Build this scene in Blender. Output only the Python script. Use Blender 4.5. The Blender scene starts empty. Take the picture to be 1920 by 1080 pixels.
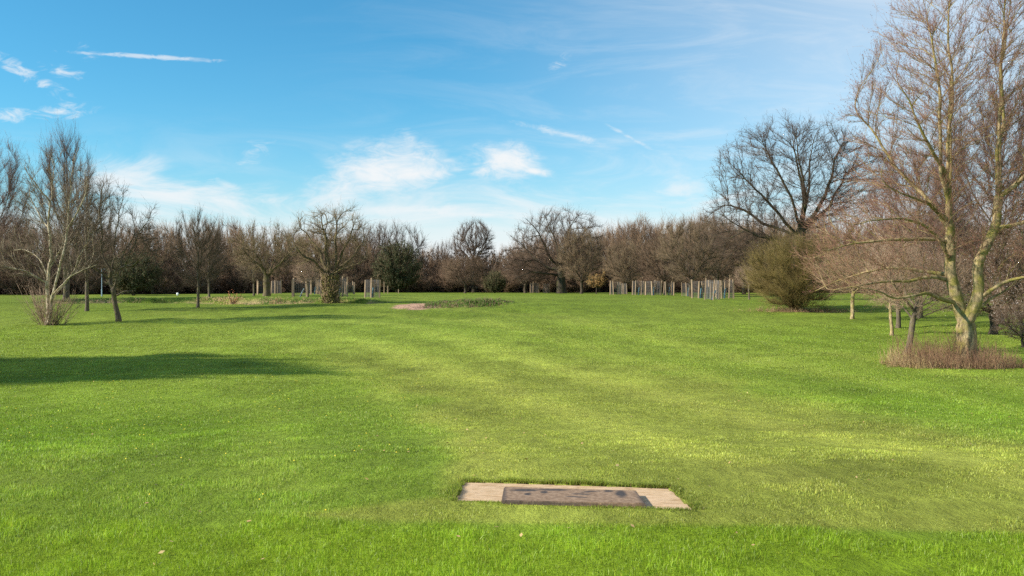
import bpy, math, random, time
import numpy as np
from mathutils import Vector

T0 = time.time()
F = 1663.0            # focal length in photo pixels (1920 wide)
HZ = 540.0            # horizon row
EYE = 1.6             # eye height over the tee
C = bpy.context.scene.collection
RNG = np.random.default_rng(7)

# ------------------------------------------------------------------ terrain
_py = np.array([-400, 0, 5, 8.2, 10, 14.7, 20, 30, 42, 60, 75, 85, 92, 110, 150, 200, 400, 1500.])
_pz = np.array([-1.6, -1.6, -1.6, -1.6, -1.85, -2.3, -2.58, -2.88, -2.88, -2.5, -1.8, -1.36, -1.24, -1.12, -0.92, -0.78, -0.2, 2.0])
_gy = np.arange(-400, 1500, 0.25)
_gz = np.interp(_gy, _py, _pz)
_k = np.hanning(21); _k /= _k.sum()
_s = np.convolve(np.pad(_gz, 10, mode='edge'), _k, 'valid')
_k2 = np.hanning(61); _k2 /= _k2.sum()
_s2 = np.convolve(np.pad(_gz, 30, mode='edge'), _k2, 'valid')
_w = np.clip((_gy - 11) / 10, 0, 1)
_gz = _s * (1 - _w) + _s2 * _w


def hash2(ix, iy, seed):
    n = (ix * 374761393 + iy * 668265263 + seed * 974634777) & 0xFFFFFFFF
    n = ((n ^ (n >> 13)) * 1274126177) & 0xFFFFFFFF
    n = (n ^ (n >> 16)) & 0xFFFF
    return n / 65535.0


def vn(x, y, seed=0):
    ix = np.floor(x).astype(np.int64); iy = np.floor(y).astype(np.int64)
    fx = x - ix; fy = y - iy
    fx = fx * fx * (3 - 2 * fx); fy = fy * fy * (3 - 2 * fy)
    a = hash2(ix, iy, seed); b = hash2(ix + 1, iy, seed)
    c = hash2(ix, iy + 1, seed); d = hash2(ix + 1, iy + 1, seed)
    return (a * (1 - fx) + b * fx) * (1 - fy) + (c * (1 - fx) + d * fx) * fy - 0.5


def fbm(x, y, seed=0, oct=3):
    s = 0; a = 1.0
    for k in range(oct):
        s = s + a * vn(x * 2 ** k, y * 2 ** k, seed + k); a *= 0.5
    return s


def sstep(a, b, x):
    t = np.clip((x - a) / (b - a), 0, 1)
    return t * t * (3 - 2 * t)


def row_to_d(row):
    d = np.arange(3.5, 190, 0.1)
    r = HZ - np.interp(d, _gy, _gz) / d * F
    return float(np.interp(-row, -r, d))


def wpt(px, row, d=None):
    d = row_to_d(row) if d is None else d
    return (px - 960) / F * d, d


def bump(x, y, cx, cy, rx, ry):
    return np.exp(-(((x - cx) / rx) ** 2 + ((y - cy) / ry) ** 2))


def relief(x, y):
    """height of the ground above the smooth profile"""
    x = np.asarray(x, float); y = np.asarray(y, float)
    near = sstep(9, 16, y)
    z = fbm(x * 0.16, y * 0.11, 3, 3) * 0.16 * near * (1 - 0.5 * sstep(90, 130, y))
    z = z + fbm(x * 0.9, y * 0.7, 11, 3) * (0.016 + 0.05 * sstep(12, 40, y)) * (1 - sstep(75, 100, y))
    z = z + fbm(x * .33, y * .3, 13, 2) * .10 * sstep(12, 30, y) * (1 - sstep(70, 90, y))
    z = z + fbm(x * .075 + 3, y * .06, 15, 2) * .26 * sstep(13, 26, y) * (1 - sstep(55, 78, y))
    # bank of the ditch on the left
    bx = sstep(-46, -40, x) * (1 - sstep(-14.5, -11.5, x))
    yy = 85.2 + 0.5 * np.sin(x * 0.35) + fbm(x * .5, y * 0, 5, 2) * 0.8
    z = z + bx * (0.34 * sstep(-0.3, 0.8, y - yy) * (1 - 0.8 * sstep(4, 16, y - yy))
                  - 0.28 * np.exp(-((y - yy + 0.9) / 0.8) ** 2) + 0.10 * fbm(x * 1.3, y * 1.3, 77, 3) * np.exp(-((y - yy) / 2) ** 2) * 2)
    # the ditch right of the bare patch
    z = z - 0.62 * np.exp(-((y - 80.0 - 0.22 * (x + 5)) / 1.3) ** 2) * sstep(-9.5, -6.5, x) * (1 - sstep(-1.8, 0.5, x))
    z = z + 0.22 * np.exp(-((y - 82.6 - 0.22 * (x + 5)) / 1.2) ** 2) * sstep(-8, -6, x) * (1 - sstep(-1.8, 1.5, x)) * (1 + 1.2 * fbm(x * 1.5, y, 8, 2))
    return z


def terr(x, y):
    return EYE + np.interp(y, _gy, _gz) + relief(x, y)


# mown strip, drawn as a polygon on the ground (photo pixel -> ground point)
_poly_px = [(330, 600), (480, 590), (700, 592), (860, 604), (1000, 634), (1250, 694), (1500, 760), (1920, 838), (2500, 950),
            (2500, 992), (1920, 1001), (1500, 990), (1100, 982), (700, 974), (560, 968), (740, 945), (850, 935), (858, 870),
            (840, 800), (770, 740), (680, 700), (560, 655), (420, 622)]
POLY = np.array([wpt(*p) for p in _poly_px])


def poly_sd(x, y, poly):
    x = np.asarray(x, float).ravel(); y = np.asarray(y, float).ravel()
    n = len(poly); dmin = np.full(x.shape, 1e9); ins = np.zeros(x.shape, bool)
    for i in range(n):
        x1, y1 = poly[i]; x2, y2 = poly[(i + 1) % n]
        ex, ey = x2 - x1, y2 - y1
        t = np.clip(((x - x1) * ex + (y - y1) * ey) / (ex * ex + ey * ey), 0, 1)
        dmin = np.minimum(dmin, (x - x1 - t * ex) ** 2 + (y - y1 - t * ey) ** 2)
        c = ((y1 > y) != (y2 > y)) & (x < (x2 - x1) * (y - y1) / (y2 - y1 + 1e-12) + x1)
        ins ^= c
    d = np.sqrt(dmin)
    return np.where(ins, d, -d)


def mown(x, y):
    sd = poly_sd(x, y, POLY)
    y = np.asarray(y).ravel(); x = np.asarray(x).ravel()
    soft = 0.05 + 0.05 * np.maximum(y - 5.5, 0)
    return sstep(-1, 1, (sd + fbm(x * .6, y * .4, 21, 3) * soft * 1.5) / soft)


SLAB = np.array([(-0.41, 7.41), (1.27, 7.17), (1.33, 6.40), (-0.435, 6.68)])   # far-left, far-right, near-right, near-left


EDGE = POLY[1:9]


def edge_dist(x, y):
    d = np.full(x.shape, 1e9)
    for i in range(len(EDGE) - 1):
        x1, y1 = EDGE[i]; ex, ey = EDGE[i + 1] - EDGE[i]
        t = np.clip(((x - x1) * ex + (y - y1) * ey) / (ex * ex + ey * ey), 0, 1)
        c = (ex * (y - y1) - ey * (x - x1))
        dd = np.sqrt((x - x1 - t * ex) ** 2 + (y - y1 - t * ey) ** 2) * np.where(c > 0, 1, -1)
        d = np.where(np.abs(dd) < np.abs(d), dd, d)
    return d


def grass_col(x, y, r=None):
    """grass albedo (linear) at a ground point; r = per-blade random"""
    m = mown(x, y)[:, None]
    x = np.asarray(x).ravel(); y = np.asarray(y).ravel()
    big = fbm(x * 0.12, y * 0.08, 31, 3)
    mid = fbm(x * 0.8, y * 0.5, 41, 3)
    green = np.array([0.170, 0.270, 0.018])
    olive = np.array([0.258, 0.284, 0.046])
    lush = np.array([0.215, 0.318, 0.012])
    dull = np.array([0.180, 0.256, 0.026])
    base = green + (dull - green) * np.clip(0.5 + big * 1.4, 0, 1)[:, None]
    base = base + (olive - base) * (.34 * sstep(12, 30, y))[:, None]
    base = base + (lush - base) * (0.7 * (1 - sstep(5.7, 6.25, y + .8 * fbm(x * 1.3, y * 1.6, 98, 4))))[:, None]
    # mower passes along the strip: gentle bands
    ed = edge_dist(x, y) + .35 * fbm(x * .25, y * .2, 50, 2)
    bw = .55 + .028 * np.maximum(y, 5)           # passes get wider to the eye farther off
    band = np.sin(ed / bw * 2.2) * (1 - sstep(8, 14, np.abs(ed)))
    ol = olive * (1.03 + 0.045 * band + 0.08 * mid)[:, None]
    far = sstep(20, 60, y)[:, None]
    ol = ol * (1 - far) + (ol * np.array([0.82, 1.0, 0.75])) * far
    c = base * (1 - m * 0.9) + ol * m * 0.9
    c = c * (1 + 0.26 * mid + 0.18 * big + 0.12 * fbm(x * .35, y * .28, 43, 3))[:, None]
    c = c * (1 + .05 * band)[:, None] + (np.array([.03, .02, .008]) * np.clip(band, 0, 1)[:, None]) * (y > 7)[:, None]
    return np.clip(c, 0, 1)


# ------------------------------------------------------------------ mesh building
def mk_mesh(name, V, faces, mats=(), fmat=None, smooth=True, cols=None):
    """faces: list of int arrays (n,3) or (n,4)"""
    me = bpy.data.meshes.new(name)
    V = np.ascontiguousarray(V, dtype=np.float32)
    me.vertices.add(len(V)); me.vertices.foreach_set('co', V.ravel())
    faces = [f for f in faces if len(f)]
    loops = np.concatenate([f.ravel() for f in faces]).astype(np.int32)
    tot = np.concatenate([np.full(len(f), f.shape[1], np.int32) for f in faces])
    st = np.concatenate([[0], np.cumsum(tot)[:-1]]).astype(np.int32)
    me.loops.add(len(loops)); me.loops.foreach_set('vertex_index', loops)
    me.polygons.add(len(tot)); me.polygons.foreach_set('loop_start', st)
    try:
        me.polygons.foreach_set('loop_total', tot)
    except Exception:
        pass
    for m in mats:
        me.materials.append(m)
    if fmat is not None:
        me.polygons.foreach_set('material_index', fmat.astype(np.int32))
    me.polygons.foreach_set('use_smooth', np.full(len(tot), smooth))
    if cols is not None:
        a = me.color_attributes.new('tint', 'FLOAT_COLOR', 'POINT')
        cc = np.ones((len(V), 4), np.float32); cc[:, :3] = cols
        a.data.foreach_set('color', cc.ravel())
    me.update(calc_edges=True)
    return me


def ob(name, me, parent=None, label=None, cat=None, group=None, kind=None, loc=None):
    o = bpy.data.objects.new(name, me)
    C.objects.link(o)
    if parent is not None: o.parent = parent
    if label: o['label'] = label
    if cat: o['category'] = cat
    if group: o['group'] = group
    if kind: o['kind'] = kind
    if loc is not None: o.location = loc
    return o


class Geo:
    def __init__(s):
        s.V = []; s.F3 = []; s.F4 = []; s.M3 = []; s.M4 = []; s.n = 0

    def add(s, V, f3=None, f4=None, m=0):
        s.V.append(V)
        if f3 is not None and len(f3): s.F3.append(f3 + s.n); s.M3.append(np.full(len(f3), m))
        if f4 is not None and len(f4): s.F4.append(f4 + s.n); s.M4.append(np.full(len(f4), m))
        s.n += len(V)

    def arrays(s):
        V = np.concatenate(s.V)
        f3 = np.concatenate(s.F3) if s.F3 else np.zeros((0, 3), int)
        f4 = np.concatenate(s.F4) if s.F4 else np.zeros((0, 4), int)
        m3 = np.concatenate(s.M3) if s.M3 else np.zeros(0, int)
        m4 = np.concatenate(s.M4) if s.M4 else np.zeros(0, int)
        return V, f3, f4, m3, m4

    def mesh(s, name, mats, smooth=True):
        V, f3, f4, m3, m4 = s.arrays()
        fm = np.concatenate([m for f, m in ((f3, m3), (f4, m4)) if len(f)])
        return mk_mesh(name, V, [f3, f4], mats, fm, smooth)


def norm(a):
    return a / (np.linalg.norm(a, axis=-1, keepdims=True) + 1e-9)


def spikes(P, R):
    """P (N,K,3), R (N,K): three-sided tubes ending in a point"""
    N, K, _ = P.shape
    if N == 0: return np.zeros((0, 3)), None, None
    d = norm(P[:, -1] - P[:, 0])
    ref = np.where(np.abs(d[:, 2:3]) > 0.8, np.array([[1., 0, 0]]), np.array([[0, 0, 1.]]))
    u = norm(np.cross(d, ref)); v = np.cross(d, u)
    a = np.arange(3) * 2 * math.pi / 3
    off = (np.cos(a)[None, :, None] * u[:, None, :] + np.sin(a)[None, :, None] * v[:, None, :])   # N,3,3
    V = P[:, :-1, None, :] + R[:, :-1, None, None] * off[:, None]                                     # N,K-1,3,3
    V = V.reshape(N, (K - 1) * 3, 3)
    V = np.concatenate([V, P[:, -1:, :]], axis=1)
    per = (K - 1) * 3 + 1
    b = (np.arange(N) * per)[:, None]
    q = []
    for k in range(K - 2):
        for j in range(3):
            j2 = (j + 1) % 3
            q.append([k * 3 + j, k * 3 + j2, (k + 1) * 3 + j2, (k + 1) * 3 + j])
    t = []
    k = K - 2
    for j in range(3):
        t.append([k * 3 + j, k * 3 + (j + 1) % 3, (K - 1) * 3])
    f4 = (b[:, :, None] + np.array(q)[None]).reshape(-1, 4) if q else None
    f3 = (b[:, :, None] + np.array(t)[None]).reshape(-1, 3)
    return V.reshape(-1, 3), f3, f4


def tube(P, R, sides, rough=0.0, ph=0.0):
    P = np.asarray(P, float); R = np.asarray(R, float)
    T = norm(np.gradient(P, axis=0))
    m = norm(P[-1] - P[0]); ref = np.eye(3)[np.argmin(np.abs(m))]
    u = norm(np.cross(T, ref)); v = np.cross(T, u)
    a = np.arange(sides) * 2 * math.pi / sides
    rr = R[:, None] * np.ones((1, sides))
    if rough:
        z = np.cumsum(np.r_[0, np.linalg.norm(np.diff(P, axis=0), axis=1)])[:, None]
        rr = rr * (1 + rough * (np.sin(2 * a[None] + 1.1 * z + ph) + .8 * np.sin(3 * a[None] - 2.3 * z + 2 * ph) + .6 * np.sin(5 * a[None] + 3.7 * z + ph * 3)))
    V = P[:, None] + rr[:, :, None] * (np.cos(a)[None, :, None] * u[:, None] + np.sin(a)[None, :, None] * v[:, None])
    n = len(P)
    i = np.arange(n - 1)[:, None] * sides; j = np.arange(sides)[None]; j2 = (j + 1) % sides
    f = np.stack([i + j, i + j2, i + sides + j2, i + sides + j], -1).reshape(-1, 4)
    return V.reshape(-1, 3), f


def resample(pts, step):
    pts = np.asarray(pts, float)
    L = np.r_[0, np.cumsum(np.linalg.norm(np.diff(pts, axis=0), axis=1))]
    n = max(2, int(round(L[-1] / step)) + 1)
    t = np.linspace(0, L[-1], n)
    # catmull-like smoothing: interpolate then blur lightly
    q = np.stack([np.interp(t, L, pts[:, k]) for k in range(3)], 1)
    for _ in range(2):
        q[1:-1] = 0.25 * q[:-2] + 0.5 * q[1:-1] + 0.25 * q[2:]
    return q


def ellips(rng, n, env, shell=1.6):
    w = np.array([e[6] if len(e) > 6 else e[3] * e[4] * e[5] for e in env], float); w /= w.sum()
    out = []
    for e, c in zip(env, (w * n).astype(int)):
        d = norm(rng.normal(size=(c, 3))); r = rng.random(c) ** (1 / (3 * shell))
        out.append(np.array(e[:3]) + d * r[:, None] * np.array(e[3:6]))
    return np.concatenate(out)


def colonize(rng, stems, att, step, kill, iters=90, jit=0.12, inertia=0.45, trop=0.04, zfree=0.5, wig=0.03, cone=1.6):
    P = np.zeros((60000, 3)); par = np.full(60000, -1); D = np.zeros((60000, 3)); n = 0; st = np.zeros(60000)
    nch = np.zeros(60000, int)
    for s in stems:
        q = resample(s, step)
        q[1:] += rng.normal(size=(len(q) - 1, 3)) * wig * step * 3
        if n:
            j = int(np.argmin(np.linalg.norm(P[:n] - q[0], axis=1)))
            if np.linalg.norm(P[j] - q[0]) < 2.5 * step or True:
                prev = j; q = q[1:]
        else:
            P[0] = q[0]; prev = 0; n = 1; D[0] = (0, 0, 1); q = q[1:]
        for kq, p in enumerate(q):
            st[n] = 1 - .85 * kq / len(q); P[n] = p; par[n] = prev; D[n] = norm(p - P[prev]); nch[prev] += 1; prev = n; n += 1
    ok = P[:n, 2] > zfree
    idx = np.nonzero(ok)[0]
    near = np.zeros(len(att), int); nw = np.full(len(att), 1e9); td = np.full(len(att), 1e9)

    def upd(ids):
        nonlocal near, nw, td
        if len(ids) == 0 or len(att) == 0: return
        for c in range(0, len(ids), 400):
            ii = ids[c:c + 400]
            v = att[:, None] - P[ii][None]
            d = np.sqrt((v ** 2).sum(2)) + 1e-6
            aim = norm(D[ii] + np.array([0, 0, .25]))
            c_ = (v * aim[None]).sum(2) / d
            w_ = d * (1 + cone * (1 - c_))
            k = w_.argmin(1); ar = np.arange(len(att)); m = w_[ar, k]
            b = m < nw; near[b] = ii[k[b]]; nw[b] = m[b]
            td[:] = np.minimum(td, d.min(1))
    upd(idx)
    for it in range(iters):
        keep = td > kill
        att = att[keep]; near = near[keep]; nw = nw[keep]; td = td[keep]
        if len(att) == 0: break
        dirs = norm(att - P[near])
        acc = np.zeros((n, 3)); np.add.at(acc, near, dirs)
        g = np.unique(near)
        full = nch[g] >= 4
        if full.any():
            bad = np.isin(near, g[full])
            att = att[~bad]; near = near[~bad]; nw = nw[~bad]; td = td[~bad]
            g = g[~full]
        if len(g) == 0: break
        d = norm(norm(acc[g]) + inertia * D[g] + jit * rng.normal(size=(len(g), 3)) + np.array([0, 0, trop]))
        new = P[g] + d * step * rng.uniform(0.8, 1.15, (len(g), 1))
        m = len(g)
        if n + m > 59000: break
        P[n:n + m] = new; par[n:n + m] = g; D[n:n + m] = d; nch[g] += 1
        ids = np.arange(n, n + m); n += m
        upd(ids)
    return P[:n].copy(), par[:n].copy(), D[:n].copy(), st[:n].copy()


def skeleton(seed, stems, env, natt, step, R0, tip=0.012, kill=None, shell=1.6, flare=0.35, **kw):
    rng = np.random.default_rng(seed)
    att = ellips(rng, natt, env, shell)
    att = att[att[:, 2] > kw.pop('zmin', 0.8)]
    smin = kw.pop('smin', 0.0)
    P, par, D, st = colonize(rng, stems, att, step, kill or step * 1.7, **kw)
    n = len(P)
    tips = np.ones(n, bool); tips[par[1:]] = False
    e = max(2.1, math.log(max(tips.sum(), 3)) / math.log(R0 / tip))
    acc = np.where(tips, tip ** e, 0.0)
    for i in range(n - 1, 0, -1):
        acc[par[i]] += acc[i]
    R = acc ** (1 / e)
    R *= 1 + (R0 / R[0] - 1) * np.clip(R / R[0], 0, 1)
    R = np.where(st > 0, np.maximum(R, smin * st), R)
    for i in range(n - 1, 0, -1):
        if R[par[i]] < R[i]: R[par[i]] = R[i]
    best = np.full(n, -1); br = np.zeros(n)
    for i in range(1, n):
        p = par[i]
        if R[i] > br[p]: br[p] = R[i]; best[p] = i
    for _ in range(2):       # smooth the path
        Q = P.copy()
        has = (par >= 0) & (best >= 0)
        i = np.nonzero(has)[0]
        Q[i] = 0.5 * P[i] + 0.25 * P[par[i]] + 0.25 * P[best[i]]
        P = Q
    chains = []
    for i in range(n):
        if i == 0 or best[par[i]] != i:
            ch = [i]
            while best[ch[-1]] >= 0: ch.append(best[ch[-1]])
            pts = P[ch]; rr = R[ch].copy()
            if i:
                pts = np.vstack([P[par[i]], pts]); rr = np.r_[min(R[i] * 1.25, R[par[i]] * 0.9), rr]
            if len(pts) >= 2: chains.append((pts, rr))
    h = np.clip(P[:, 2], 0, None)
    for pts, rr in chains:
        rr *= 1 + flare * np.exp(-np.clip(pts[:, 2], 0, None) / (R0 * 1.6)) * (rr > R0 * 0.3)
    return dict(P=P, par=par, R=R, D=D, chains=chains, rng=rng, R0=R0)


def twig_set(rng, base, d, L, r, K=3, curl=0.25, up=0.1):
    N = len(base)
    P = np.zeros((N, K, 3)); P[:, 0] = base
    d = norm(d)
    for k in range(1, K):
        d = norm(d + curl * rng.normal(size=(N, 3)) + np.array([0, 0, up]))
        P[:, k] = P[:, k - 1] + d * (L / (K - 1))[:, None]
    R = r[:, None] * np.linspace(1, 0.45, K)[None]
    return P, R


def sub_twigs(rng, P, R, m, Lr, rr, spread=0.42, K=2, up=0.1, curl=.2):
    N, Kp, _ = P.shape
    k = rng.integers(0, Kp - 1, (N, m)); t = rng.random((N, m))
    i = np.arange(N)[:, None]
    a = P[i, k]; b = P[i, k + 1]
    base = (a + (b - a) * t[..., None]).reshape(-1, 3)
    d = norm(b - a).reshape(-1, 3)
    L = np.linalg.norm(P[:, -1] - P[:, 0], axis=1)[:, None].repeat(m, 1).ravel() * Lr * rng.uniform(.5, 1.4, N * m)
    r = R[:, 0][:, None].repeat(m, 1).ravel() * rr
    return twig_set(rng, base, d + spread * rng.normal(size=d.shape), L, r, K, curl, up)


def tree_geo(sk, nt, tl, tr=0.008, sub=2, sub2=0, thr=0.09, up=0.12, spread=0.36, outw=0.35, ctr=None, tmax=0.05,
             curl=0.15, sides=10, rough=0.035, buds=0, bud=0.03, budm=2, lowcut=0.0, droop=0.0):
    rng = sk['rng']; P, par, R = sk['P'], sk['par'], sk['R']
    tr_g, cr_g = Geo(), Geo()
    for c, (pts, rr) in enumerate(sk['chains']):
        m = rr.max()
        if m > thr:
            if pts[0, 2] < 0.3 and rr[0] > sk['R0'] * 0.3:
                pts = np.vstack([pts[0] - [0, 0, 0.5], pts]); rr = np.r_[rr[0] * 1.15, rr]
            s = sides if m > thr * 1.6 else 7
            V, f = tube(pts, rr, s, rough if m > thr * 1.2 else 0, c); tr_g.add(V, None, f)
        else:
            V, f = tube(pts, rr, 5 if m > thr * .5 and sides > 5 else 3); cr_g.add(V, None, f, 0)
    small = np.nonzero((R < tmax) & (par >= 0) & (P[:, 2] > lowcut))[0]
    ctr = np.array(ctr) if ctr is not None else P[small].mean(0)
    pk = rng.choice(small, nt); t = rng.random((nt, 1))
    a, b = P[par[pk]], P[pk]
    base = a + (b - a) * t
    d = norm(b - a) * 0.8 + spread * rng.normal(size=(nt, 3)) + outw * norm(base - ctr) + np.array([0, 0, up - droop])
    TP, TR = twig_set(rng, base, d, tl * rng.uniform(0.4, 1.35, nt), np.full(nt, tr), 3, curl, up - droop * .3)
    V, f3, f4 = spikes(TP, TR); cr_g.add(V, f3, f4, 1)
    last = (TP, TR)
    if sub:
        SP, SR = sub_twigs(rng, TP, TR, sub, 0.55, 0.8, up=up)
        V, f3, f4 = spikes(SP, SR); cr_g.add(V, f3, f4, 1); last = (SP, SR)
        if sub2:
            QP, QR = sub_twigs(rng, SP, SR, sub2, 0.6, 0.85, up=up)
            V, f3, f4 = spikes(QP, QR); cr_g.add(V, f3, f4, 1); last = (QP, QR)
    if buds:
        Q = last[0]; i = rng.choice(len(Q), buds)
        p = Q[i, 0] + (Q[i, -1] - Q[i, 0]) * rng.uniform(.3, 1.05, (buds, 1))
        dd = norm(rng.normal(size=(buds, 3))); s = bud * rng.uniform(.5, 1.4, (buds, 1))
        e = norm(np.cross(dd, rng.normal(size=(buds, 3))))
        V = np.stack([p, p + dd * s + e * s * .5, p + dd * 2 * s, p + dd * s - e * s * .5], 1).reshape(-1, 3)
        f = (np.arange(buds) * 4)[:, None] + np.arange(4)[None]
        cr_g.add(V, None, f, budm)
    return tr_g, cr_g


def make_tree_meshes(name, sk, mats, **kw):
    tg, cg = tree_geo(sk, **kw)
    if not tg.V:
        tg, cg = cg, None
        return (tg.mesh(name + '_crown', mats), None)
    return (tg.mesh(name + '_trunk', [mats[0]]), cg.mesh(name + '_crown', mats))


# ------------------------------------------------------------------ materials
def nmat(name):
    m = bpy.data.materials.new(name); m.use_nodes = True
    nt = m.node_tree; b = nt.nodes['Principled BSDF']
    return m, nt, b


def bark_mat(name, a, b, moss, moss_amt=0.5, rand=0.15, scale=2.2):
    m, nt, bs = nmat(name); N, Lk = nt.nodes, nt.links
    tc = N.new('ShaderNodeTexCoord')
    mp = N.new('ShaderNodeMapping'); mp.inputs['Scale'].default_value = (1, 1, 0.35)
    Lk.new(tc.outputs['Object'], mp.inputs[0])
    n1 = N.new('ShaderNodeTexNoise'); n1.inputs['Scale'].default_value = scale * 4; n1.inputs['Detail'].default_value = 5
    Lk.new(mp.outputs[0], n1.inputs['Vector'])
    r1 = N.new('ShaderNodeValToRGB'); r1.color_ramp.elements[0].position = .35; r1.color_ramp.elements[1].position = .65
    r1.color_ramp.elements[0].color = (*a, 1); r1.color_ramp.elements[1].color = (*b, 1)
    Lk.new(n1.outputs[0], r1.inputs[0])
    n2 = N.new('ShaderNodeTexNoise'); n2.inputs['Scale'].default_value = scale; n2.inputs['Detail'].default_value = 4
    Lk.new(tc.outputs['Object'], n2.inputs['Vector'])
    mr = N.new('ShaderNodeMapRange'); mr.inputs[1].default_value = .62 - moss_amt * .3; mr.inputs[2].default_value = .72 - moss_amt * .2
    Lk.new(n2.outputs[0], mr.inputs[0])
    mx = N.new('ShaderNodeMix'); mx.data_type = 'RGBA'
    Lk.new(mr.outputs[0], mx.inputs[0]); Lk.new(r1.outputs[0], mx.inputs[6]); mx.inputs[7].default_value = (*moss, 1)
    oi = N.new('ShaderNodeObjectInfo'); hs = N.new('ShaderNodeHueSaturation')
    vr = N.new('ShaderNodeMapRange'); vr.inputs[3].default_value = 1 - rand; vr.inputs[4].default_value = 1 + rand
    Lk.new(oi.outputs['Random'], vr.inputs[0]); Lk.new(vr.outputs[0], hs.inputs['Value']); Lk.new(mx.outputs[2], hs.inputs['Color'])
    Lk.new(hs.outputs[0], bs.inputs['Base Color']); bs.inputs['Roughness'].default_value = .9
    bs.inputs['Specular IOR Level'].default_value = .2
    bp = N.new('ShaderNodeBump'); bp.inputs['Strength'].default_value = .7; bp.inputs['Distance'].default_value = .03
    Lk.new(n1.outputs[0], bp.inputs['Height']); Lk.new(bp.outputs[0], bs.inputs['Normal'])
    return m


def twig_mat(name, a, b, rand=0.2, scale=0.7):
    m, nt, bs = nmat(name); N, Lk = nt.nodes, nt.links
    tc = N.new('ShaderNodeTexCoord'); n1 = N.new('ShaderNodeTexNoise'); n1.inputs['Scale'].default_value = scale; n1.inputs['Detail'].default_value = 3
    Lk.new(tc.outputs['Object'], n1.inputs['Vector'])
    r1 = N.new('ShaderNodeValToRGB'); r1.color_ramp.elements[0].position = .35; r1.color_ramp.elements[1].position = .65
    r1.color_ramp.elements[0].color = (*a, 1); r1.color_ramp.elements[1].color = (*b, 1)
    Lk.new(n1.outputs[0], r1.inputs[0])
    oi = N.new('ShaderNodeObjectInfo'); hs = N.new('ShaderNodeHueSaturation')
    vr = N.new('ShaderNodeMapRange'); vr.inputs[3].default_value = 1 - rand; vr.inputs[4].default_value = 1 + rand
    Lk.new(oi.outputs['Random'], vr.inputs[0]); Lk.new(vr.outputs[0], hs.inputs['Value']); Lk.new(r1.outputs[0], hs.inputs['Color'])
    Lk.new(hs.outputs[0], bs.inputs['Base Color']); bs.inputs['Roughness'].default_value = .75
    bs.inputs['Specular IOR Level'].default_value = .25
    return m


MB_HERO = bark_mat('bark_lichen', (.115, .080, .042), (.42, .315, .165), (.215, .180, .050), .5, .03, 2.4)
MB_BIRCH = bark_mat('bark_pale', (.22, .17, .11), (.56, .47, .33), (.19, .16, .06), .35, .05, 3)
MB_OAK = bark_mat('bark_oak', (0.0385, 0.0294, 0.0210), (0.0840, 0.0665, 0.0455), (0.0840, 0.0735, 0.0280), .3, .15, 2)
MB_GNARL = bark_mat('bark_gnarled', (.070, .052, .030), (.155, .115, .066), (.115, .098, .032), .4, .1, 2.5)
MB_WOOD = bark_mat('bark_wood', (0.0420, 0.0312, 0.0228), (0.0840, 0.0630, 0.0420), (0.0720, 0.0630, 0.0300), .4, .2, 2)
MB_GREY = bark_mat('bark_grey', (.065, .050, .036), (.155, .120, .082), (.13, .11, .045), .4, .12, 3)
MT_HERO = twig_mat('twig_red_brown', (.155, .078, .050), (.225, .130, .078))
MT_BUD = twig_mat('bud_red', (0.120, 0.040, 0.036), (0.170, 0.066, 0.052))
MT_OAK = twig_mat('twig_oak', (.070, .043, .031), (.11, .072, .047))
MT_OLIVE = twig_mat('twig_olive', (.118, .084, .042), (.175, .128, .062))
MT_WOOD = twig_mat('twig_wood', (.098, .060, .038), (.180, .118, .070), .22, .25)
MT_BROWN = twig_mat('twig_brown', (.120, .080, .046), (.19, .134, .075), .12)
MT_DARK = twig_mat('twig_dark', (.082, .056, .034), (.125, .090, .052), .12)
MT_PURPLE = twig_mat('twig_purple', (.105, .062, .050), (.150, .095, .072))
MT_TAN = twig_mat('twig_tan', (.23, .155, .092), (.34, .24, .14))
MT_BUSH = twig_mat('twig_bush', (.106, .074, .022), (.176, .132, .037), .1, .9)
MT_PINK = twig_mat('twig_pinkish', (.20, .130, .088), (.29, .20, .13))
MT_DRY = twig_mat('dry_stalk', (0.1600, 0.0880, 0.0520), (0.3040, 0.1760, 0.0960), .1, 1.5)
MT_STRAW = twig_mat('straw', (0.3360, 0.2320, 0.1040), (0.4800, 0.3440, 0.1760), .1, 1.5)
M_LEAFD = twig_mat('leaf_dark', (.028, .036, .012), (.065, .075, .026), .15, 1.2)
M_LEAFR = twig_mat('leaf_copper', (.30, .09, .04), (.42, .16, .07), .1, 3)
M_LEAFO = twig_mat('leaf_orange', (.26, .15, .05), (.34, .19, .06), .1, 3)
M_BLOSSOM = twig_mat('blossom', (.42, .34, .31), (.58, .50, .46), .05, 2)
M_WEED = twig_mat('weed_green', (.05, .11, .012), (.10, .19, .02), .1, 2)


def loc_of(px, row=None, d=None):
    if d is None: d = row_to_d(row)
    x = (px - 960) / F * d
    return (x, d, float(terr(x, d)))


def place(name, label, cat, meshes, px, row=None, d=None, rot=0.0, s=1.0, group=None, shift=(0, 0, 0), cname='crown', x=None):
    if x is None: l = loc_of(px, row, d)
    else: l = (x, d, float(terr(x, d)))
    e = bpy.data.objects.new(name, None); C.objects.link(e)
    e.location = (l[0] + shift[0], l[1] + shift[1], l[2] + shift[2]); e.rotation_euler = (0, 0, rot)
    e.scale = (s, s, s) if not isinstance(s, tuple) else s
    e.empty_display_size = .5
    e['label'] = label; e['category'] = cat
    if group: e['group'] = group
    for m, nm in zip(meshes, ('trunk', cname)):
        if m is not None: ob(nm, m, e)
    return e


def px_local(bx, brow, d):
    s = d / F
    return lambda x, r, y=0.0: ((x - bx) * s, y, (brow - r) * s)


print('setup', time.time() - T0)
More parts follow.
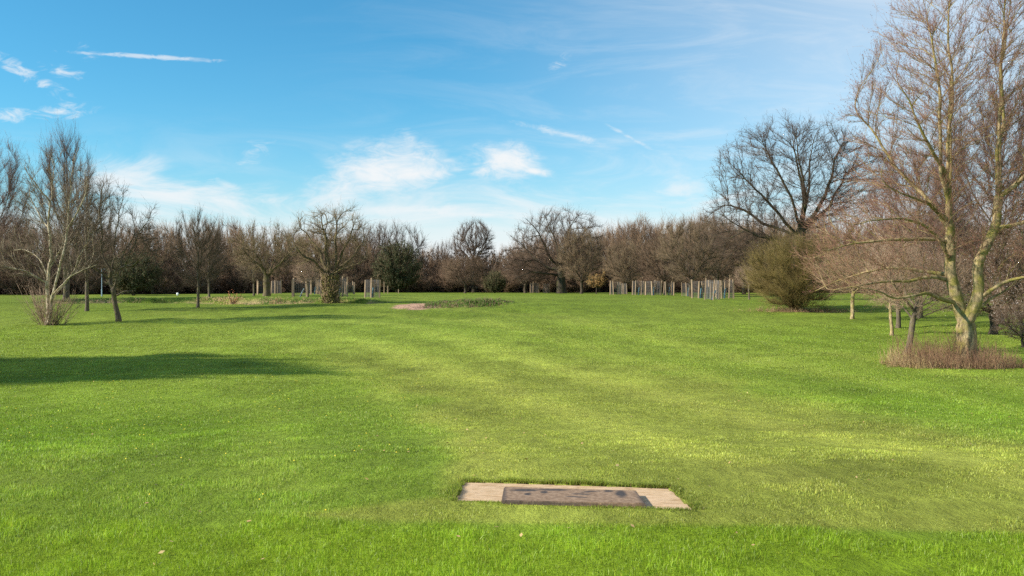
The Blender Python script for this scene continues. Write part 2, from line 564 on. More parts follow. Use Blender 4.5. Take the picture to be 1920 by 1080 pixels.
# ================================================================== TREES WITH THEIR OWN SHAPE
# ---- big lichen-barked tree on the right
D0 = row_to_d(690); q = px_local(1812, 690, D0); S = D0 / F
stems = [
    [q(1811, 692), q(1812, 660), q(1813, 630), q(1810, 603), q(1797, 570, .1), q(1790, 530, .15), q(1787, 490, .2), q(1785, 440, .1), q(1777, 390, 0), q(1770, 320, -.2), q(1772, 240, -.3), q(1782, 150, -.2), q(1776, 60, 0), q(1786, -30, .2)],
    [q(1811, 610), q(1822, 585, -.2), q(1826, 550, -.3), q(1822, 500, -.4), q(1838, 462, -.4), q(1857, 420, -.4), q(1866, 370, -.3), q(1862, 300, -.2), q(1868, 220, -.5), q(1858, 140, -.6), q(1866, 50, -.6), q(1874, -40, -.5)],
    [q(1866, 370, -.3), q(1884, 325, .3), q(1890, 270, .7), q(1902, 200, .9), q(1908, 110, 1.1), q(1925, 20, 1.2), q(1935, -50, 1.2)],
    [q(1866, 375, -.3), q(1900, 330, -.9), q(1940, 270, -1.4), q(1985, 180, -1.6), q(2010, 90, -1.7)],
    [q(1783, 420, .1), q(1798, 350, .6), q(1806, 260, 1.0), q(1812, 170, 1.2), q(1822, 80, 1.3)],
    [q(1777, 380, 0), q(1750, 320, -.5), q(1742, 260, -.8), q(1738, 180, -1.0), q(1722, 100, -1.1), q(1712, 40, -1.1)],
    [q(1783, 430, .1), q(1745, 370, .3), q(1710, 330, .6), q(1680, 280, .8), q(1650, 230, .9), q(1625, 200, 1)],
    [q(1787, 500, .2), q(1760, 455, -.4), q(1715, 425, -.8), q(1660, 412, -1.3), q(1600, 418, -1.6), q(1560, 430, -1.8)],
    [q(1790, 568, .1), q(1770, 564, -.2), q(1745, 556, -.5), q(1720, 547, -.8), q(1680, 556, -1.1), q(1645, 560, -1.3), q(1608, 542, -1.6), q(1565, 540, -1.8)],
    [q(1788, 525, .2), q(1752, 514, 0), q(1700, 528, -.2), q(1640, 527, -.4), q(1590, 533, -.5), q(1550, 545, -.5)],
    [q(1787, 515, .2), q(1740, 505, .7), q(1680, 500, 1.2), q(1610, 520, 1.6), q(1560, 545, 1.8)],
    [q(1783, 452, .1), q(1730, 446, 0), q(1660, 452, -.4), q(1590, 458, -.8), q(1530, 472, -1)],
    [q(1780, 410, .1), q(1730, 385, -.6), q(1670, 372, -1.2), q(1615, 352, -1.6)],
    [q(1826, 560, -.3), q(1850, 530, -.8), q(1890, 520, -1.3), q(1930, 500, -1.8)],
    [q(1850, 430, -.4), q(1890, 420, -.8), q(1930, 400, -1.2), q(1975, 410, -1.5)],
    [q(1828, 575, -.3), q(1850, 577, .3), q(1880, 560, .8), q(1920, 545, 1.2)],
    [q(1770, 330, -.2), q(1720, 290, -1.0), q(1690, 250, -1.4), q(1665, 200, -1.6), q(1640, 170, -1.7)],
]
env = [(30 * S, 0, 480 * S, 245 * S, 3.6, 290 * S), (-185 * S, 0, 235 * S, 135 * S, 2.8, 110 * S), (-120 * S, 0, 400 * S, 120 * S, 2.8, 200 * S, 11),
       (120 * S, 0, 250 * S, 150 * S, 3.0, 90 * S)]
sk = skeleton(11, stems, env, 4800, .22, .31, tip=.0075, smin=.075, shell=1.0, zmin=2.0, jit=.16, inertia=.9, trop=.12, zfree=2.0, wig=.06, flare=.30, kill=.34)
m_hero = make_tree_meshes('great_tree', sk, [MB_HERO, MT_HERO, MT_BUD], nt=16000, tl=.58, tr=.0046, sub=2, sub2=1, thr=.05, up=.12, tmax=.025,
                          buds=95000, bud=.016, sides=14, rough=.06)
place('broadleaf_tree', 'largest bare tree with forked lichen yellow trunk rising from the reddish undergrowth', 'tree', m_hero, 1812, 689)
print('hero', time.time() - T0, len(sk['P']))

# ---- big dark oak behind the olive bush
D1 = 92.0; q = px_local(1502, 560, D1); S = D1 / F
stems = [
    [q(1502, 560), q(1502, 500), q(1500, 455), q(1502, 425), q(1508, 390, .5), q(1512, 350, 1), q(1500, 300, 1.2), q(1498, 250, 1.4)],
    [q(1501, 430), q(1492, 405, -.6), q(1482, 375, -1), q(1462, 345, -1.4), q(1440, 310, -1.6), q(1425, 275, -1.8)],
    [q(1500, 445), q(1470, 428, .5), q(1435, 415, 1), q(1395, 385, 1.2), q(1365, 378, 1.3)],
    [q(1501, 440), q(1470, 420, -.8), q(1440, 385, -1.4), q(1405, 355, -1.9), q(1375, 320, -2)],
    [q(1502, 425), q(1525, 395, -.7), q(1545, 360, -1), q(1550, 320, -1.3), q(1570, 270, -1.5)],
    [q(1502, 430), q(1535, 408, 1), q(1565, 385, 2), q(1590, 345, 3), q(1610, 310, 3.2)],
    [q(1506, 400), q(1500, 360, -2), q(1480, 310, -3), q(1475, 260, -3.2)],
    [q(1508, 395), q(1530, 340, 2), q(1535, 290, 2.8), q(1545, 245, 3)],
    [q(1500, 470), q(1465, 470, -1), q(1440, 450, -1.6), q(1410, 440, -2.2), q(1375, 428, -2.5), q(1340, 400, -2.8)],
    [q(1452, 462, -1.3), q(1430, 478, -1.9), q(1400, 480, -2.4)],
    [q(1500, 460), q(1460, 440, 2), q(1410, 425, 4), q(1370, 430, 5)],
]
env = [(-8 * S, 0, 235 * S, 165 * S, 6.5, 112 * S), (-105 * S, 0, 150 * S, 85 * S, 4.5, 62 * S), (95 * S, 0, 220 * S, 75 * S, 5, 80 * S), (-120 * S, 0, 105 * S, 60 * S, 4, 40 * S)]
sk = skeleton(23, stems, env, 3000, .40, .75, tip=.016, smin=.17, shell=1.15, zmin=3.5, jit=.2, inertia=.8, trop=.15, zfree=5.5, wig=.10, kill=.7)
m_oak1 = make_tree_meshes('dark_oak', sk, [MB_OAK, MT_OAK, MT_BUD], nt=9500, tl=1.0, tr=.0105, sub=2, sub2=1, thr=.12, up=.10, tmax=.04, curl=.25, sides=10, spread=.5, buds=20000, bud=.024)
place('oak_tree', 'tall dark oak with wide domed bare crown rising behind the olive bush', 'tree', m_oak1, 1502, d=D1)

# ---- pale multi-stemmed tree on the left with shoots at its base
D2 = row_to_d(607); q = px_local(95, 607, D2); S = D2 / F
stems = [
    [q(90, 608), q(91, 575), q(88, 535), q(92, 500), q(96, 470), q(92, 420), q(95, 375), q(100, 335), q(104, 300)],
    [q(93, 606), q(100, 585, -.3), q(106, 550, -.5), q(116, 510, -.6), q(128, 470, -.6), q(132, 435, -.5), q(134, 395, -.4), q(137, 350, -.4), q(140, 305, -.3), q(150, 275, -.2)],
    [q(91, 606), q(86, 580, .3), q(82, 545, .4), q(80, 505, .5)],
    [q(96, 500), q(106, 465, .4), q(112, 440, .6)],
    [q(89, 530), q(60, 508, -.4), q(30, 498, -.8), q(0, 492, -1)],
    [q(90, 515), q(64, 478, .6), q(30, 462, 1.0), q(10, 465, 1.3)],
    [q(106, 552, -.5), q(140, 520, -1), q(165, 508, -1.2), q(200, 495, -1.4)],
    [q(104, 560, -.5), q(135, 505, .3), q(150, 465, .6), q(162, 430, .8)],
    [q(92, 425), q(70, 400, .3), q(52, 375, .5), q(45, 345, .6)],
    [q(132, 430, -.5), q(155, 400, -.8), q(172, 365, -1), q(180, 330, -1.1)],
    [q(95, 380), q(75, 345, -.6), q(60, 315, -.8)],
]
env = [(12 * S, 0, 235 * S, 78 * S, 2.8, 100 * S), (-55 * S, 0, 135 * S, 55 * S, 2.2, 60 * S), (55 * S, 0, 160 * S, 55 * S, 2.2, 70 * S), (10 * S, 0, 150 * S, 75 * S, 2.4, 60 * S)]
sk = skeleton(31, stems, env, 1500, .30, .19, tip=.009, smin=.06, shell=1.0, zmin=2, jit=.15, inertia=.9, trop=.25, zfree=2.2, wig=.07, flare=.2, kill=.5)
m_birch = make_tree_meshes('pale_tree', sk, [MB_BIRCH, MT_DARK, MT_BUD], nt=3600, tl=.85, tr=.007, sub=2, sub2=0, thr=.05, up=.12, tmax=.03, sides=9, buds=2500, bud=.016)
e = place('multi_stemmed_tree', 'pale barked tree with several upright stems and a skirt of thin shoots at its base', 'tree', m_birch, 95, 607)
rng = np.random.default_rng(5)
ns = 85; a = rng.uniform(0, 6.28, ns); rad = rng.uniform(.05, .9, ns)
base = np.stack([rad * np.cos(a), rad * np.sin(a) * .7, np.full(ns, -.1)], 1)
dr = np.stack([np.cos(a) * rng.uniform(.3, 1.1, ns), np.sin(a) * .6, np.full(ns, 1.1)], 1)
TP, TR = twig_set(rng, base, dr, rng.uniform(1.2, 3.6, ns), rng.uniform(.010, .024, ns), 6, .12, .05)
g = Geo(); V, f3, f4 = spikes(TP, TR); g.add(V, f3, f4, 0)
SP, SR = sub_twigs(rng, TP, TR * .5, 8, .38, .6, .45, 3); V, f3, f4 = spikes(SP, SR); g.add(V, f3, f4, 0)
SP, SR = sub_twigs(rng, SP, SR, 2, .5, .7, .7, 2); V, f3, f4 = spikes(SP, SR); g.add(V, f3, f4, 0)
ob('basal_shoots', g.mesh('basal_shoots', [MT_PINK]), e)

# ---- leaning tree (222,603)
D3 = row_to_d(602); q = px_local(222, 602, D3); S = D3 / F
stems = [
    [q(222, 603), q(218, 575), q(212, 545), q(206, 522), q(196, 490, .2), q(186, 450, .3), q(181, 400, .4), q(182, 355, .5), q(190, 335, .5)],
    [q(212, 545), q(222, 520, -.3), q(240, 498, -.6), q(255, 470, -.8), q(270, 440, -1), q(285, 415, -1.1), q(303, 388, -1.2)],
    [q(210, 540), q(208, 500, .5), q(205, 460, .8), q(208, 420, 1), q(218, 370, 1.1), q(225, 350, 1.1)],
    [q(240, 498, -.6), q(262, 500, -.9), q(280, 470, -1.2), q(290, 450, -1.3)],
    [q(206, 522), q(185, 505, -.5), q(165, 480, -.8), q(155, 450, -1)],
    [q(222, 520, -.3), q(230, 480, .2), q(240, 440, .6), q(240, 410, .9)],
    [q(216, 560), q(240, 540, -.4), q(258, 545, -.8)],
]
env = [(-22 * S, 0, 180 * S, 45 * S, 2, 90 * S), (45 * S, 0, 150 * S, 45 * S, 2, 55 * S)]
sk = skeleton(37, stems, env, 700, .28, .17, tip=.009, smin=.07, shell=1.1, zmin=2, jit=.3, inertia=.5, trop=.1, zfree=2.3, wig=.14, kill=.5)
m_lean = make_tree_meshes('leaning_tree', sk, [MB_GREY, MT_DARK, MT_BUD], nt=1700, tl=.8, tr=.008, sub=2, thr=.05, up=.08, tmax=.04, curl=.3, sides=9, spread=.6)
place('leaning_tree', 'small bare tree with dark trunk leaning left and crown spreading right, left foreground', 'tree', m_lean, 222, 602)

# ---- gnarled thick tree (620,566)
D4 = row_to_d(568); q = px_local(620, 568, D4); S = D4 / F
stems = [
    [q(620, 569), q(619, 545), q(617, 520), q(612, 498), q(600, 470, .4), q(585, 450, .8), q(565, 430, 1), q(552, 405, 1.1)],
    [q(618, 520), q(630, 495, -.4), q(635, 465, -.6), q(632, 430, -.8), q(640, 400, -1)],
    [q(618, 518), q(606, 500, -.8), q(580, 478, -1.6), q(562, 462, -2), q(550, 440, -2.2)],
    [q(619, 515), q(645, 490, .5), q(665, 470, .8), q(680, 445, 1)],
    [q(619, 512), q(650, 500, -1), q(680, 492, -1.6), q(695, 475, -1.8)],
    [q(612, 500), q(610, 460, 1), q(600, 425, 1.6), q(590, 400, 1.8)],
    [q(630, 495), q(650, 460, -1.2), q(668, 430, -1.8), q(672, 405, -2)],
    [q(616, 505), q(615, 450, -1.5), q(622, 410, -2), q(618, 395, -2)],
]
env = [(0, 0, 118 * S, 82 * S, 3.6, 66 * S), (-30 * S, 0, 140 * S, 50 * S, 3, 45 * S), (25 * S, 0, 145 * S, 45 * S, 3, 45 * S)]
sk = skeleton(41, stems, env, 900, .34, .50, tip=.015, shell=1.3, zmin=2.4, jit=.42, inertia=.35, zfree=2.6, wig=.16, kill=.58)
m_gn = make_tree_meshes('gnarled_tree', sk, [MB_GNARL, MT_OLIVE, MT_BUD], nt=2400, tl=.85, tr=.010, sub=2, thr=.08, up=.2, tmax=.05, curl=.4, sides=12, rough=.09, spread=.6)
e = place('gnarled_tree', 'gnarled tree with thick ivy wrapped trunk on the bank left of the bare earth', 'tree', m_gn, 620, 568)
rng = np.random.default_rng(8); n = 2600     # ivy on the trunk
a = rng.uniform(0, 6.28, n); zz = rng.uniform(0, 2.9, n); r = .56 + .14 * rng.random(n) + .25 * np.exp(-zz) + .1 * (zz > 2)
p = np.stack([r * np.cos(a), r * np.sin(a), zz], 1)
d1 = norm(rng.normal(size=(n, 3))); d2 = norm(np.cross(d1, rng.normal(size=(n, 3)))); s = rng.uniform(.03, .08, (n, 1))
V = np.stack([p - d1 * s, p + d2 * s, p + d1 * s, p - d2 * s], 1).reshape(-1, 3)
g = Geo(); g.add(V, None, (np.arange(n) * 4)[:, None] + np.arange(4)[None], 1)
n = 260; a = rng.uniform(0, 6.28, n); base = np.stack([.6 * np.cos(a), .6 * np.sin(a), rng.uniform(0, 2.6, n)], 1)
TP, TR = twig_set(rng, base, np.stack([np.cos(a) * .5, np.sin(a) * .5, np.ones(n)], 1), rng.uniform(.5, 1.3, n), np.full(n, .03), 4, .3, .1)
V, f3, f4 = spikes(TP, TR); g.add(V, f3, f4, 0)
ob('ivy', g.mesh('ivy', [MT_TAN, M_BUSHL := twig_mat('ivy_leaf', (.12, .10, .03), (.22, .19, .05), .1, 2)]), e)
print('heroes', time.time() - T0)


# ================================================================== REUSABLE KINDS (each about 10 m tall)
def kind_gnarl(seed, H=8.0, W=4.6, R0=.36):
    st = [[(0, 0, 0), (.1, 0, 1), (0, .1, 1.9), (-.3, .2, 2.8)]]
    rng = np.random.default_rng(seed)
    for i in range(6):
        a = i * 1.05 + rng.uniform(-.3, .3); r = W * .75
        st.append([(0, 0, 1.8 + .1 * i), (r * .35 * math.cos(a), r * .35 * math.sin(a), 2.9 + rng.uniform(0, .8)), (r * math.cos(a), r * math.sin(a), H * rng.uniform(.5, .75))])
    return skeleton(seed, st, [(0, 0, H * .62, W, W * .85, H * .38)], 650, .36, R0, tip=.014, shell=1.3, zmin=2.2, jit=.35, inertia=.35, zfree=2.0, wig=.14, kill=.62)


def kind_oak(seed, H=13, W=7, R0=.5, zc=.62, th=3.5, step=.5, natt=1100, nl=7):
    rng = np.random.default_rng(seed)
    st = [[(0, 0, 0), (.1, 0, th * .5), (0, .1, th), (.2, -.2, th * 1.5), (.1, .3, H * .6)]]
    for i in range(nl):
        a = i * 2.4 + rng.uniform(-.3, .3); r = W * .7
        z0 = th * rng.uniform(.85, 1.35)
        st.append([(0, 0, z0), (r * .35 * math.cos(a), r * .35 * math.sin(a), z0 + H * .13), (r * math.cos(a), r * math.sin(a), H * rng.uniform(.5, .82))])
    return skeleton(seed, st, [(0, 0, H * zc, W, W * .9, H * (1 - zc))], natt, step, R0, tip=.017, smin=R0 * .3, shell=1.25, zmin=th * .8, jit=.2, inertia=.8, trop=.15, zfree=th * .75, wig=.10, kill=step * 1.7)


def kind_upright(seed, H=11, W=2.2, R0=.22, th=1.8, natt=800, step=.4, nl=9):
    rng = np.random.default_rng(seed)
    st = [[(0, 0, 0), (.05, 0, th), (0, .1, H * .4), (.1, 0, H * .65), (0, 0, H * .9)]]
    for i in range(nl):
        a = i * 2.4 + rng.uniform(-.4, .4); z0 = th + (H * .45) * i / nl
        r = W * rng.uniform(.6, .9)
        st.append([(0, 0, z0), (r * .6 * math.cos(a), r * .6 * math.sin(a), z0 + H * .14), (r * math.cos(a), r * math.sin(a), min(H * .93, z0 + H * .38))])
    return skeleton(seed, st, [(0, 0, H * .58, W, W, H * .42)], natt, step, R0, tip=.010, shell=1.1, zmin=th, jit=.12, inertia=.8, trop=.22, zfree=th, wig=.03, kill=step * 1.6)


def kind_small(seed, H=5.5, W=3.4, R0=.15, th=1.9, natt=650, zc=.66):
    rng = np.random.default_rng(seed)
    st = [[(0, 0, 0), (.05, 0, th * .6), (.1, .05, th), (.15, 0, th + .9)]]
    for i in range(7):
        a = i * 2.4 + rng.uniform(-.4, .4); r = W * .7; z0 = th * (.85 + .06 * i)
        st.append([(.1, 0, z0), (r * .5 * math.cos(a), r * .5 * math.sin(a), z0 + .7), (r * math.cos(a), r * math.sin(a), z0 + rng.uniform(.9, 2.2))])
    return skeleton(seed, st, [(0, 0, H * zc, W, W * .9, H * (1 - zc))], natt, .26, R0, tip=.008, shell=1.1, zmin=th * .8, jit=.25, inertia=.4, zfree=th * .8, wig=.06, kill=.46)


def kind_bush(seed, H=5, W=3.5, ns=22, natt=700, R0=.10, step=.34):
    rng = np.random.default_rng(seed); st = [[(0, 0, 0), (0, 0, .3), (0, 0, .5)]]
    for i in range(ns):
        a = rng.uniform(0, 6.28); r = W * rng.uniform(.15, .85)
        st.append([(0, 0, .1), (r * .4 * math.cos(a), r * .4 * math.sin(a), H * .22), (r * math.cos(a), r * math.sin(a), H * rng.uniform(.35, .85))])
    return skeleton(seed, st, [(0, 0, H * .48, W, W, H * .52)], natt, step, R0 * 2, tip=.014, shell=1.2, zmin=.2, jit=.2, inertia=.4, trop=.1, zfree=.2, wig=.05, kill=step * 1.7, flare=0)


K = {}
K['gnarl1'] = make_tree_meshes('gnarl1', kind_gnarl(51), [MB_GNARL, MT_OLIVE, MT_BUD], nt=2200, tl=.85, tr=.011, sub=2, thr=.08, up=.2, tmax=.05, curl=.35, rough=.06, spread=.55)
K['oak1'] = make_tree_meshes('oak1', kind_oak(61), [MB_OAK, MT_OAK, MT_BUD], nt=3800, tl=1.3, tr=.013, sub=2, thr=.11, up=.1, tmax=.06, curl=.25)
K['oak2'] = make_tree_meshes('oak2', kind_oak(67, 12, 6.5, .45, .6, 3, .5, 1000), [MB_OAK, MT_OAK, MT_BUD], nt=3800, tl=1.2, tr=.013, sub=2, thr=.11, up=.1, tmax=.06, curl=.25)
K['round'] = make_tree_meshes('round', kind_oak(71, 13, 4.4, .42, .66, 4.8, .42, 1200, 9), [MB_OAK, MT_OAK, MT_BUD], nt=5200, tl=1.0, tr=.013, sub=2, thr=.11, up=.14, tmax=.06, curl=.2)
K['up1'] = make_tree_meshes('up1', kind_upright(81), [MB_GREY, MT_PURPLE, MT_BUD], nt=2600, tl=1.3, tr=.007, sub=2, thr=.05, up=.3, tmax=.04, spread=.3, outw=.2)
K['up2'] = make_tree_meshes('up2', kind_upright(83, 9.5, 2.6, .14, 1.7), [MB_GREY, MT_DARK, MT_BUD], nt=2400, tl=.95, tr=.009, sub=2, thr=.05, up=.2, tmax=.03, spread=.4, outw=.3)
K['wide'] = make_tree_meshes('wide', kind_oak(91, 10, 5.2, .24, .58, 1.9, .42, 1100, 9), [MB_WOOD, MT_WOOD, MT_BUD], nt=5000, tl=1.2, tr=.012, sub=2, thr=.08, up=.15, tmax=.05)
K['wide2'] = make_tree_meshes('wide2', kind_oak(93, 10, 4.4, .22, .58, 1.8, .42, 1000, 9), [MB_WOOD, MT_BROWN, MT_BUD], nt=4500, tl=1.1, tr=.012, sub=2, thr=.08, up=.22, tmax=.05)
K['small1'] = make_tree_meshes('small1', kind_small(101), [MB_HERO, MT_TAN, MT_BUD], nt=2300, tl=.7, tr=.0055, sub=2, sub2=1, thr=.04, up=.0, tmax=.025)
K['small2'] = make_tree_meshes('small2', kind_small(103, 6.2, 3.0, .17, 2.1), [MB_GREY, MT_PINK, MT_BUD], nt=2300, tl=.7, tr=.0055, sub=2, sub2=1, thr=.04, up=.05, tmax=.025)
K['tall'] = make_tree_meshes('tall', kind_upright(87, 15, 4.6, .32, 3.2, 1500, .5, 12), [MB_GREY, MT_PURPLE, MT_BUD], nt=7000, tl=1.25, tr=.008, sub=2, sub2=1, thr=.08, up=.2, tmax=.04, spread=.4)
print('kinds', time.time() - T0)
sk = kind_bush(111, 5.8, 3.3, 34, 1300)
K['olive'] = make_tree_meshes('olive', sk, [MT_BUSH, MT_BUSH, MT_BUSH], nt=8500, tl=1.05, tr=.007, sub=2, sub2=1, thr=.10, up=.3, tmax=.2, spread=.45, buds=9000, bud=.022)
sk = kind_bush(113, 4.5, 3.4, 22, 700, step=.4)
K['bush'] = make_tree_meshes('bush', sk, [MB_WOOD, MT_WOOD, MT_WOOD], nt=4500, tl=1.0, tr=.011, sub=2, thr=.11, up=.2, tmax=.2, spread=.4)
K['ever'] = make_tree_meshes('ever', sk, [MB_WOOD, MT_OLIVE, M_LEAFD], nt=3500, tl=.8, tr=.011, sub=2, thr=.11, up=.2, tmax=.2, buds=24000, bud=.075)
K['blossom'] = make_tree_meshes('blossom', kind_oak(97, 9, 4.4, .22, .55, 1.6, .42, 800, 8), [MB_WOOD, MT_WOOD, M_BLOSSOM], nt=4500, tl=.9, tr=.012, sub=2, thr=.09, up=.1, tmax=.07, buds=6500, bud=.032)
print('bushes', time.time() - T0)

# mid-ground trees with a shape of their own
D5 = 152.0; q = px_local(1053, 549, D5); S = D5 / F
stems = [
    [q(1053, 549), q(1052, 520), q(1050, 495), q(1047, 470, .5), q(1040, 440, 1), q(1028, 415, 1.5), q(1020, 400, 2)],
    [q(1050, 495), q(1058, 465, -1), q(1065, 430, -1.5), q(1080, 405, -2)],
    [q(1050, 500), q(1030, 485, -1), q(1018, 455, -2), q(1000, 425, -3), q(985, 410, -3)],
    [q(1051, 508), q(1025, 500, 1), q(1000, 480, 2), q(980, 455, 3), q(960, 440, 3)],
    [q(1052, 515), q(1020, 512, -2), q(990, 510, -3), q(965, 522, -4)],
    [q(1050, 490), q(1075, 465, 1), q(1095, 435, 2), q(1110, 415, 2)],
]
env = [(-3 * S, 0, 98 * S, 88 * S, 7, 62 * S), (-62 * S, 0, 62 * S, 55 * S, 5, 45 * S)]
sk = skeleton(43, stems, env, 1900, .5, .7, tip=.022, smin=.2, shell=1.2, zmin=2, jit=.2, inertia=.8, trop=.15, zfree=4, wig=.10, kill=.85)
m = make_tree_meshes('far_oak', sk, [MB_OAK, MT_OAK, MT_BUD], nt=6500, tl=1.3, tr=.013, sub=2, thr=.12, up=.12, tmax=.06, curl=.25)
place('oak_tree', 'broad oak with wide domed crown in the middle of the far tree line', 'tree', m, 1053, d=D5)

# ---- placed trees: (name, label, kind, px, row|None, d|None, rot, scale)
PL = [
    ('bare_tree', 'tall upright bare tree cut off by the left edge of the photo', 'tall', -22, None, 84, .3, (.8, .8, 1.03)),
    ('upright_tree', 'tall slim tree with dense upright twigs behind the pale multi stemmed tree', 'up1', 124, None, 88, 1.0, (1.25, 1.25, 1.52)),
    ('bare_tree', 'bare tree with mossy base trunk between the multi stemmed tree and the leaning tree', 'up2', 163, 582, None, 2.0, (1.0, 1.0, 1.22)),
    ('small_tree', 'small upright bare tree standing alone with slim trunk and fine olive twigs', 'up2', 371, 577, None, .6, (.88, .88, .88)),
    ('small_tree', 'bare tree just behind the lone small upright tree', 'up2', 392, None, 104, 2.6, (.85, .85, .90)),
    ('gnarled_tree', 'gnarled dark trunk tree with rounded crown left of the ivy wrapped one', 'gnarl1', 500, 556, None, .5, (1.12, 1.12, 1.22)),
    ('bare_tree', 'bare tree with two pale stems left of the dark gnarled tree', 'up2', 476, None, 118, 1.9, (.9, .9, .8)),
    ('birch_tree', 'small crooked pale birch among the posts left of the ivy wrapped tree', 'small2', 577, None, 105, .8, (.62, .62, .75)),
    ('oak_tree', 'dark bare oak rising over the wood behind the olive evergreen mass', 'oak2', 745, None, 176, .4, (.98, .98, 1.16)),
    ('oak_tree', 'dark bare oak just right of the ivy wrapped tree, above the wood', 'oak1', 690, None, 172, 1.4, (.78, .78, 1.05)),
    ('round_crowned_tree', 'round crowned bare tree standing alone against the sky near the centre', 'round', 888, None, 172, .9, (1.0, 1.0, 1.08)),
    ('bare_tree', 'lower leaning bare tree left of the round crowned tree', 'oak2', 838, None, 176, 2.2, (.62, .62, .86)),
    ('bare_tree', 'bushy brown twigged tree below the round crowned tree', 'wide', 872, None, 152, .2, (.82, .82, .64)),
    ('bare_tree', 'pale yellow trunked upright tree right of the broad central oak', 'wide2', 1090, None, 146, .8, (.98, .98, 1.08)),
    ('bare_tree', 'low bare tree under the left side of the broad central oak', 'wide', 985, None, 160, 1.8, (1.0, 1.0, .78)),
    ('oak_tree', 'bare oak topping the wood right of the pale yellow trunked tree', 'oak1', 1195, None, 180, 2.9, (.78, .78, 1.12)),
    ('bare_tree', 'bare tree with leaning trunk behind the first guard of the far right row', 'wide2', 1172, None, 140, 2.2, (.88, .88, .82)),
    ('bare_tree', 'bare dense crowned tree with forked trunk above the middle tree guards', 'wide', 1246, None, 136, .5, (.95, .95, .90)),
    ('bare_tree', 'bare tree with a slim trunk left of the large group of tree guards', 'wide2', 1296, None, 112, 3.0, (1.02, 1.02, 1.0)),
    ('bare_tree', 'brown bare tree on the rise of the wood left of the dark oak', 'wide', 1345, None, 128, 1.2, (1.15, 1.15, 1.12)),
    ('bare_tree', 'bare brown tree of the wood directly behind the large group of tree guards', 'wide2', 1395, None, 140, 4.2, (1.2, 1.2, 1.05)),
    ('thin_birch', 'thin pale young tree just left of the olive bush', 'small2', 1405, 563, None, 2.5, (.55, .55, .62)),
    ('small_tree', 'slender small tree with straight lit trunk right of the olive bush', 'small1', 1598, 601, None, .4, (.85, .85, .98)),
    ('small_tree', 'slender pale trunked tree left of its thicker twin, near the great tree', 'small1', 1672, 626, None, 2.0, (.62, .62, .92)),
    ('small_tree', 'thicker pale trunked tree right of its slender twin, near the great tree', 'small2', 1684, 613, None, 1.1, (.78, .78, 1.1)),
    ('small_tree', 'small tree with dark trunk leaning right at the left end of the reddish undergrowth', 'small2', 1700, 662, None, 4.0, (.76, .76, .84)),
    ('bare_tree', 'tree with thick dark trunk in the distance between the slender trees and the great tree', 'wide', 1752, None, 88, 1.0, (1.1, 1.1, .92)),
    ('tall_tree', 'tall purple twigged tree behind the left half of the great tree', 'tall', 1722, None, 66, .8, (.84, .84, .86)),
    ('tall_tree', 'tall purple twigged tree behind the right half of the great tree', 'tall', 1872, None, 60, 2.4, (1.0, 1.0, 1.05)),
    ('blossom_tree', 'tree with white blossom on its twigs behind the right side of the great tree', 'blossom', 1862, None, 52, .5, (1.0, 1.0, .70)),
    ('blossom_tree', 'blossoming tree half cut off by the right edge of the photo', 'blossom', 1935, 645, None, 2.5, (.62, .62, .72)),
]
for (nm, lab, kd, px, row, d, rot, s) in PL:
    e = place(nm, lab, 'tree', K[kd], px, row, d, rot, s)
    if 'leaning right' in lab: e.rotation_euler = (0, .16, 0)
# bushes
place('olive_bush', 'large olive green twiggy bush in front of the dark oak', 'bush', K['olive'], 1490, 582, None, .5, (1.22, 1.22, 1.06), cname='branches')
place('evergreen_bush', 'large dark green evergreen bush behind the single tree guard', 'bush', K['ever'], 745, None, 158, .2, (1.35, 1.2, 1.95), cname='leaves')
place('evergreen_bush', 'dark low evergreen bush at the foot of the wood right of the bushy brown tree', 'bush', K['ever'], 928, None, 162, 1.5, (.75, .7, .85), cname='leaves')
place('evergreen_bush', 'dark evergreen bush behind the leaning tree on the left', 'bush', K['ever'], 250, None, 122, 2.5, (1.2, 1.1, 1.25), cname='leaves')
place('orange_bush', 'small round orange tinted bush at the edge of the wood', 'bush',
      make_tree_meshes('orange', kind_small(105, 3.0, 1.7, .08, 1.2, 250), [MB_WOOD, MT_OLIVE, M_LEAFO], nt=1200, tl=.5, tr=.014, sub=2, thr=.05, up=.1, tmax=.06, buds=3500, bud=.07), 1118, d=140)
place('blossom_bush', 'low bush with white blossom at the right edge of the photo beyond the undergrowth', 'bush', K['blossom'], 1918, 652, None, 1.5, (.32, .32, .24))
print('placed', time.time() - T0)

# the tree that throws the long shadow from the left: a dense fir out of frame
sk = kind_upright(88, 14, 4.2, .4, 1.5, 900, .6, 16)
m = make_tree_meshes('fir', sk, [MB_WOOD, MT_OLIVE, M_LEAFD], nt=7000, tl=1.3, tr=.02, sub=2, thr=.12, up=0, tmax=.2, buds=30000, bud=.14)
place('evergreen_tree', 'dense dark evergreen beyond the left edge that casts the long shadow', 'tree', m, 0, d=24.0, x=-31, s=(1.1, 1.1, .95))
place('evergreen_tree', 'second dense evergreen beyond the left edge behind the first', 'tree', m, 0, d=26.5, x=-37, rot=2.0, s=(1.25, 1.2, 1.05))

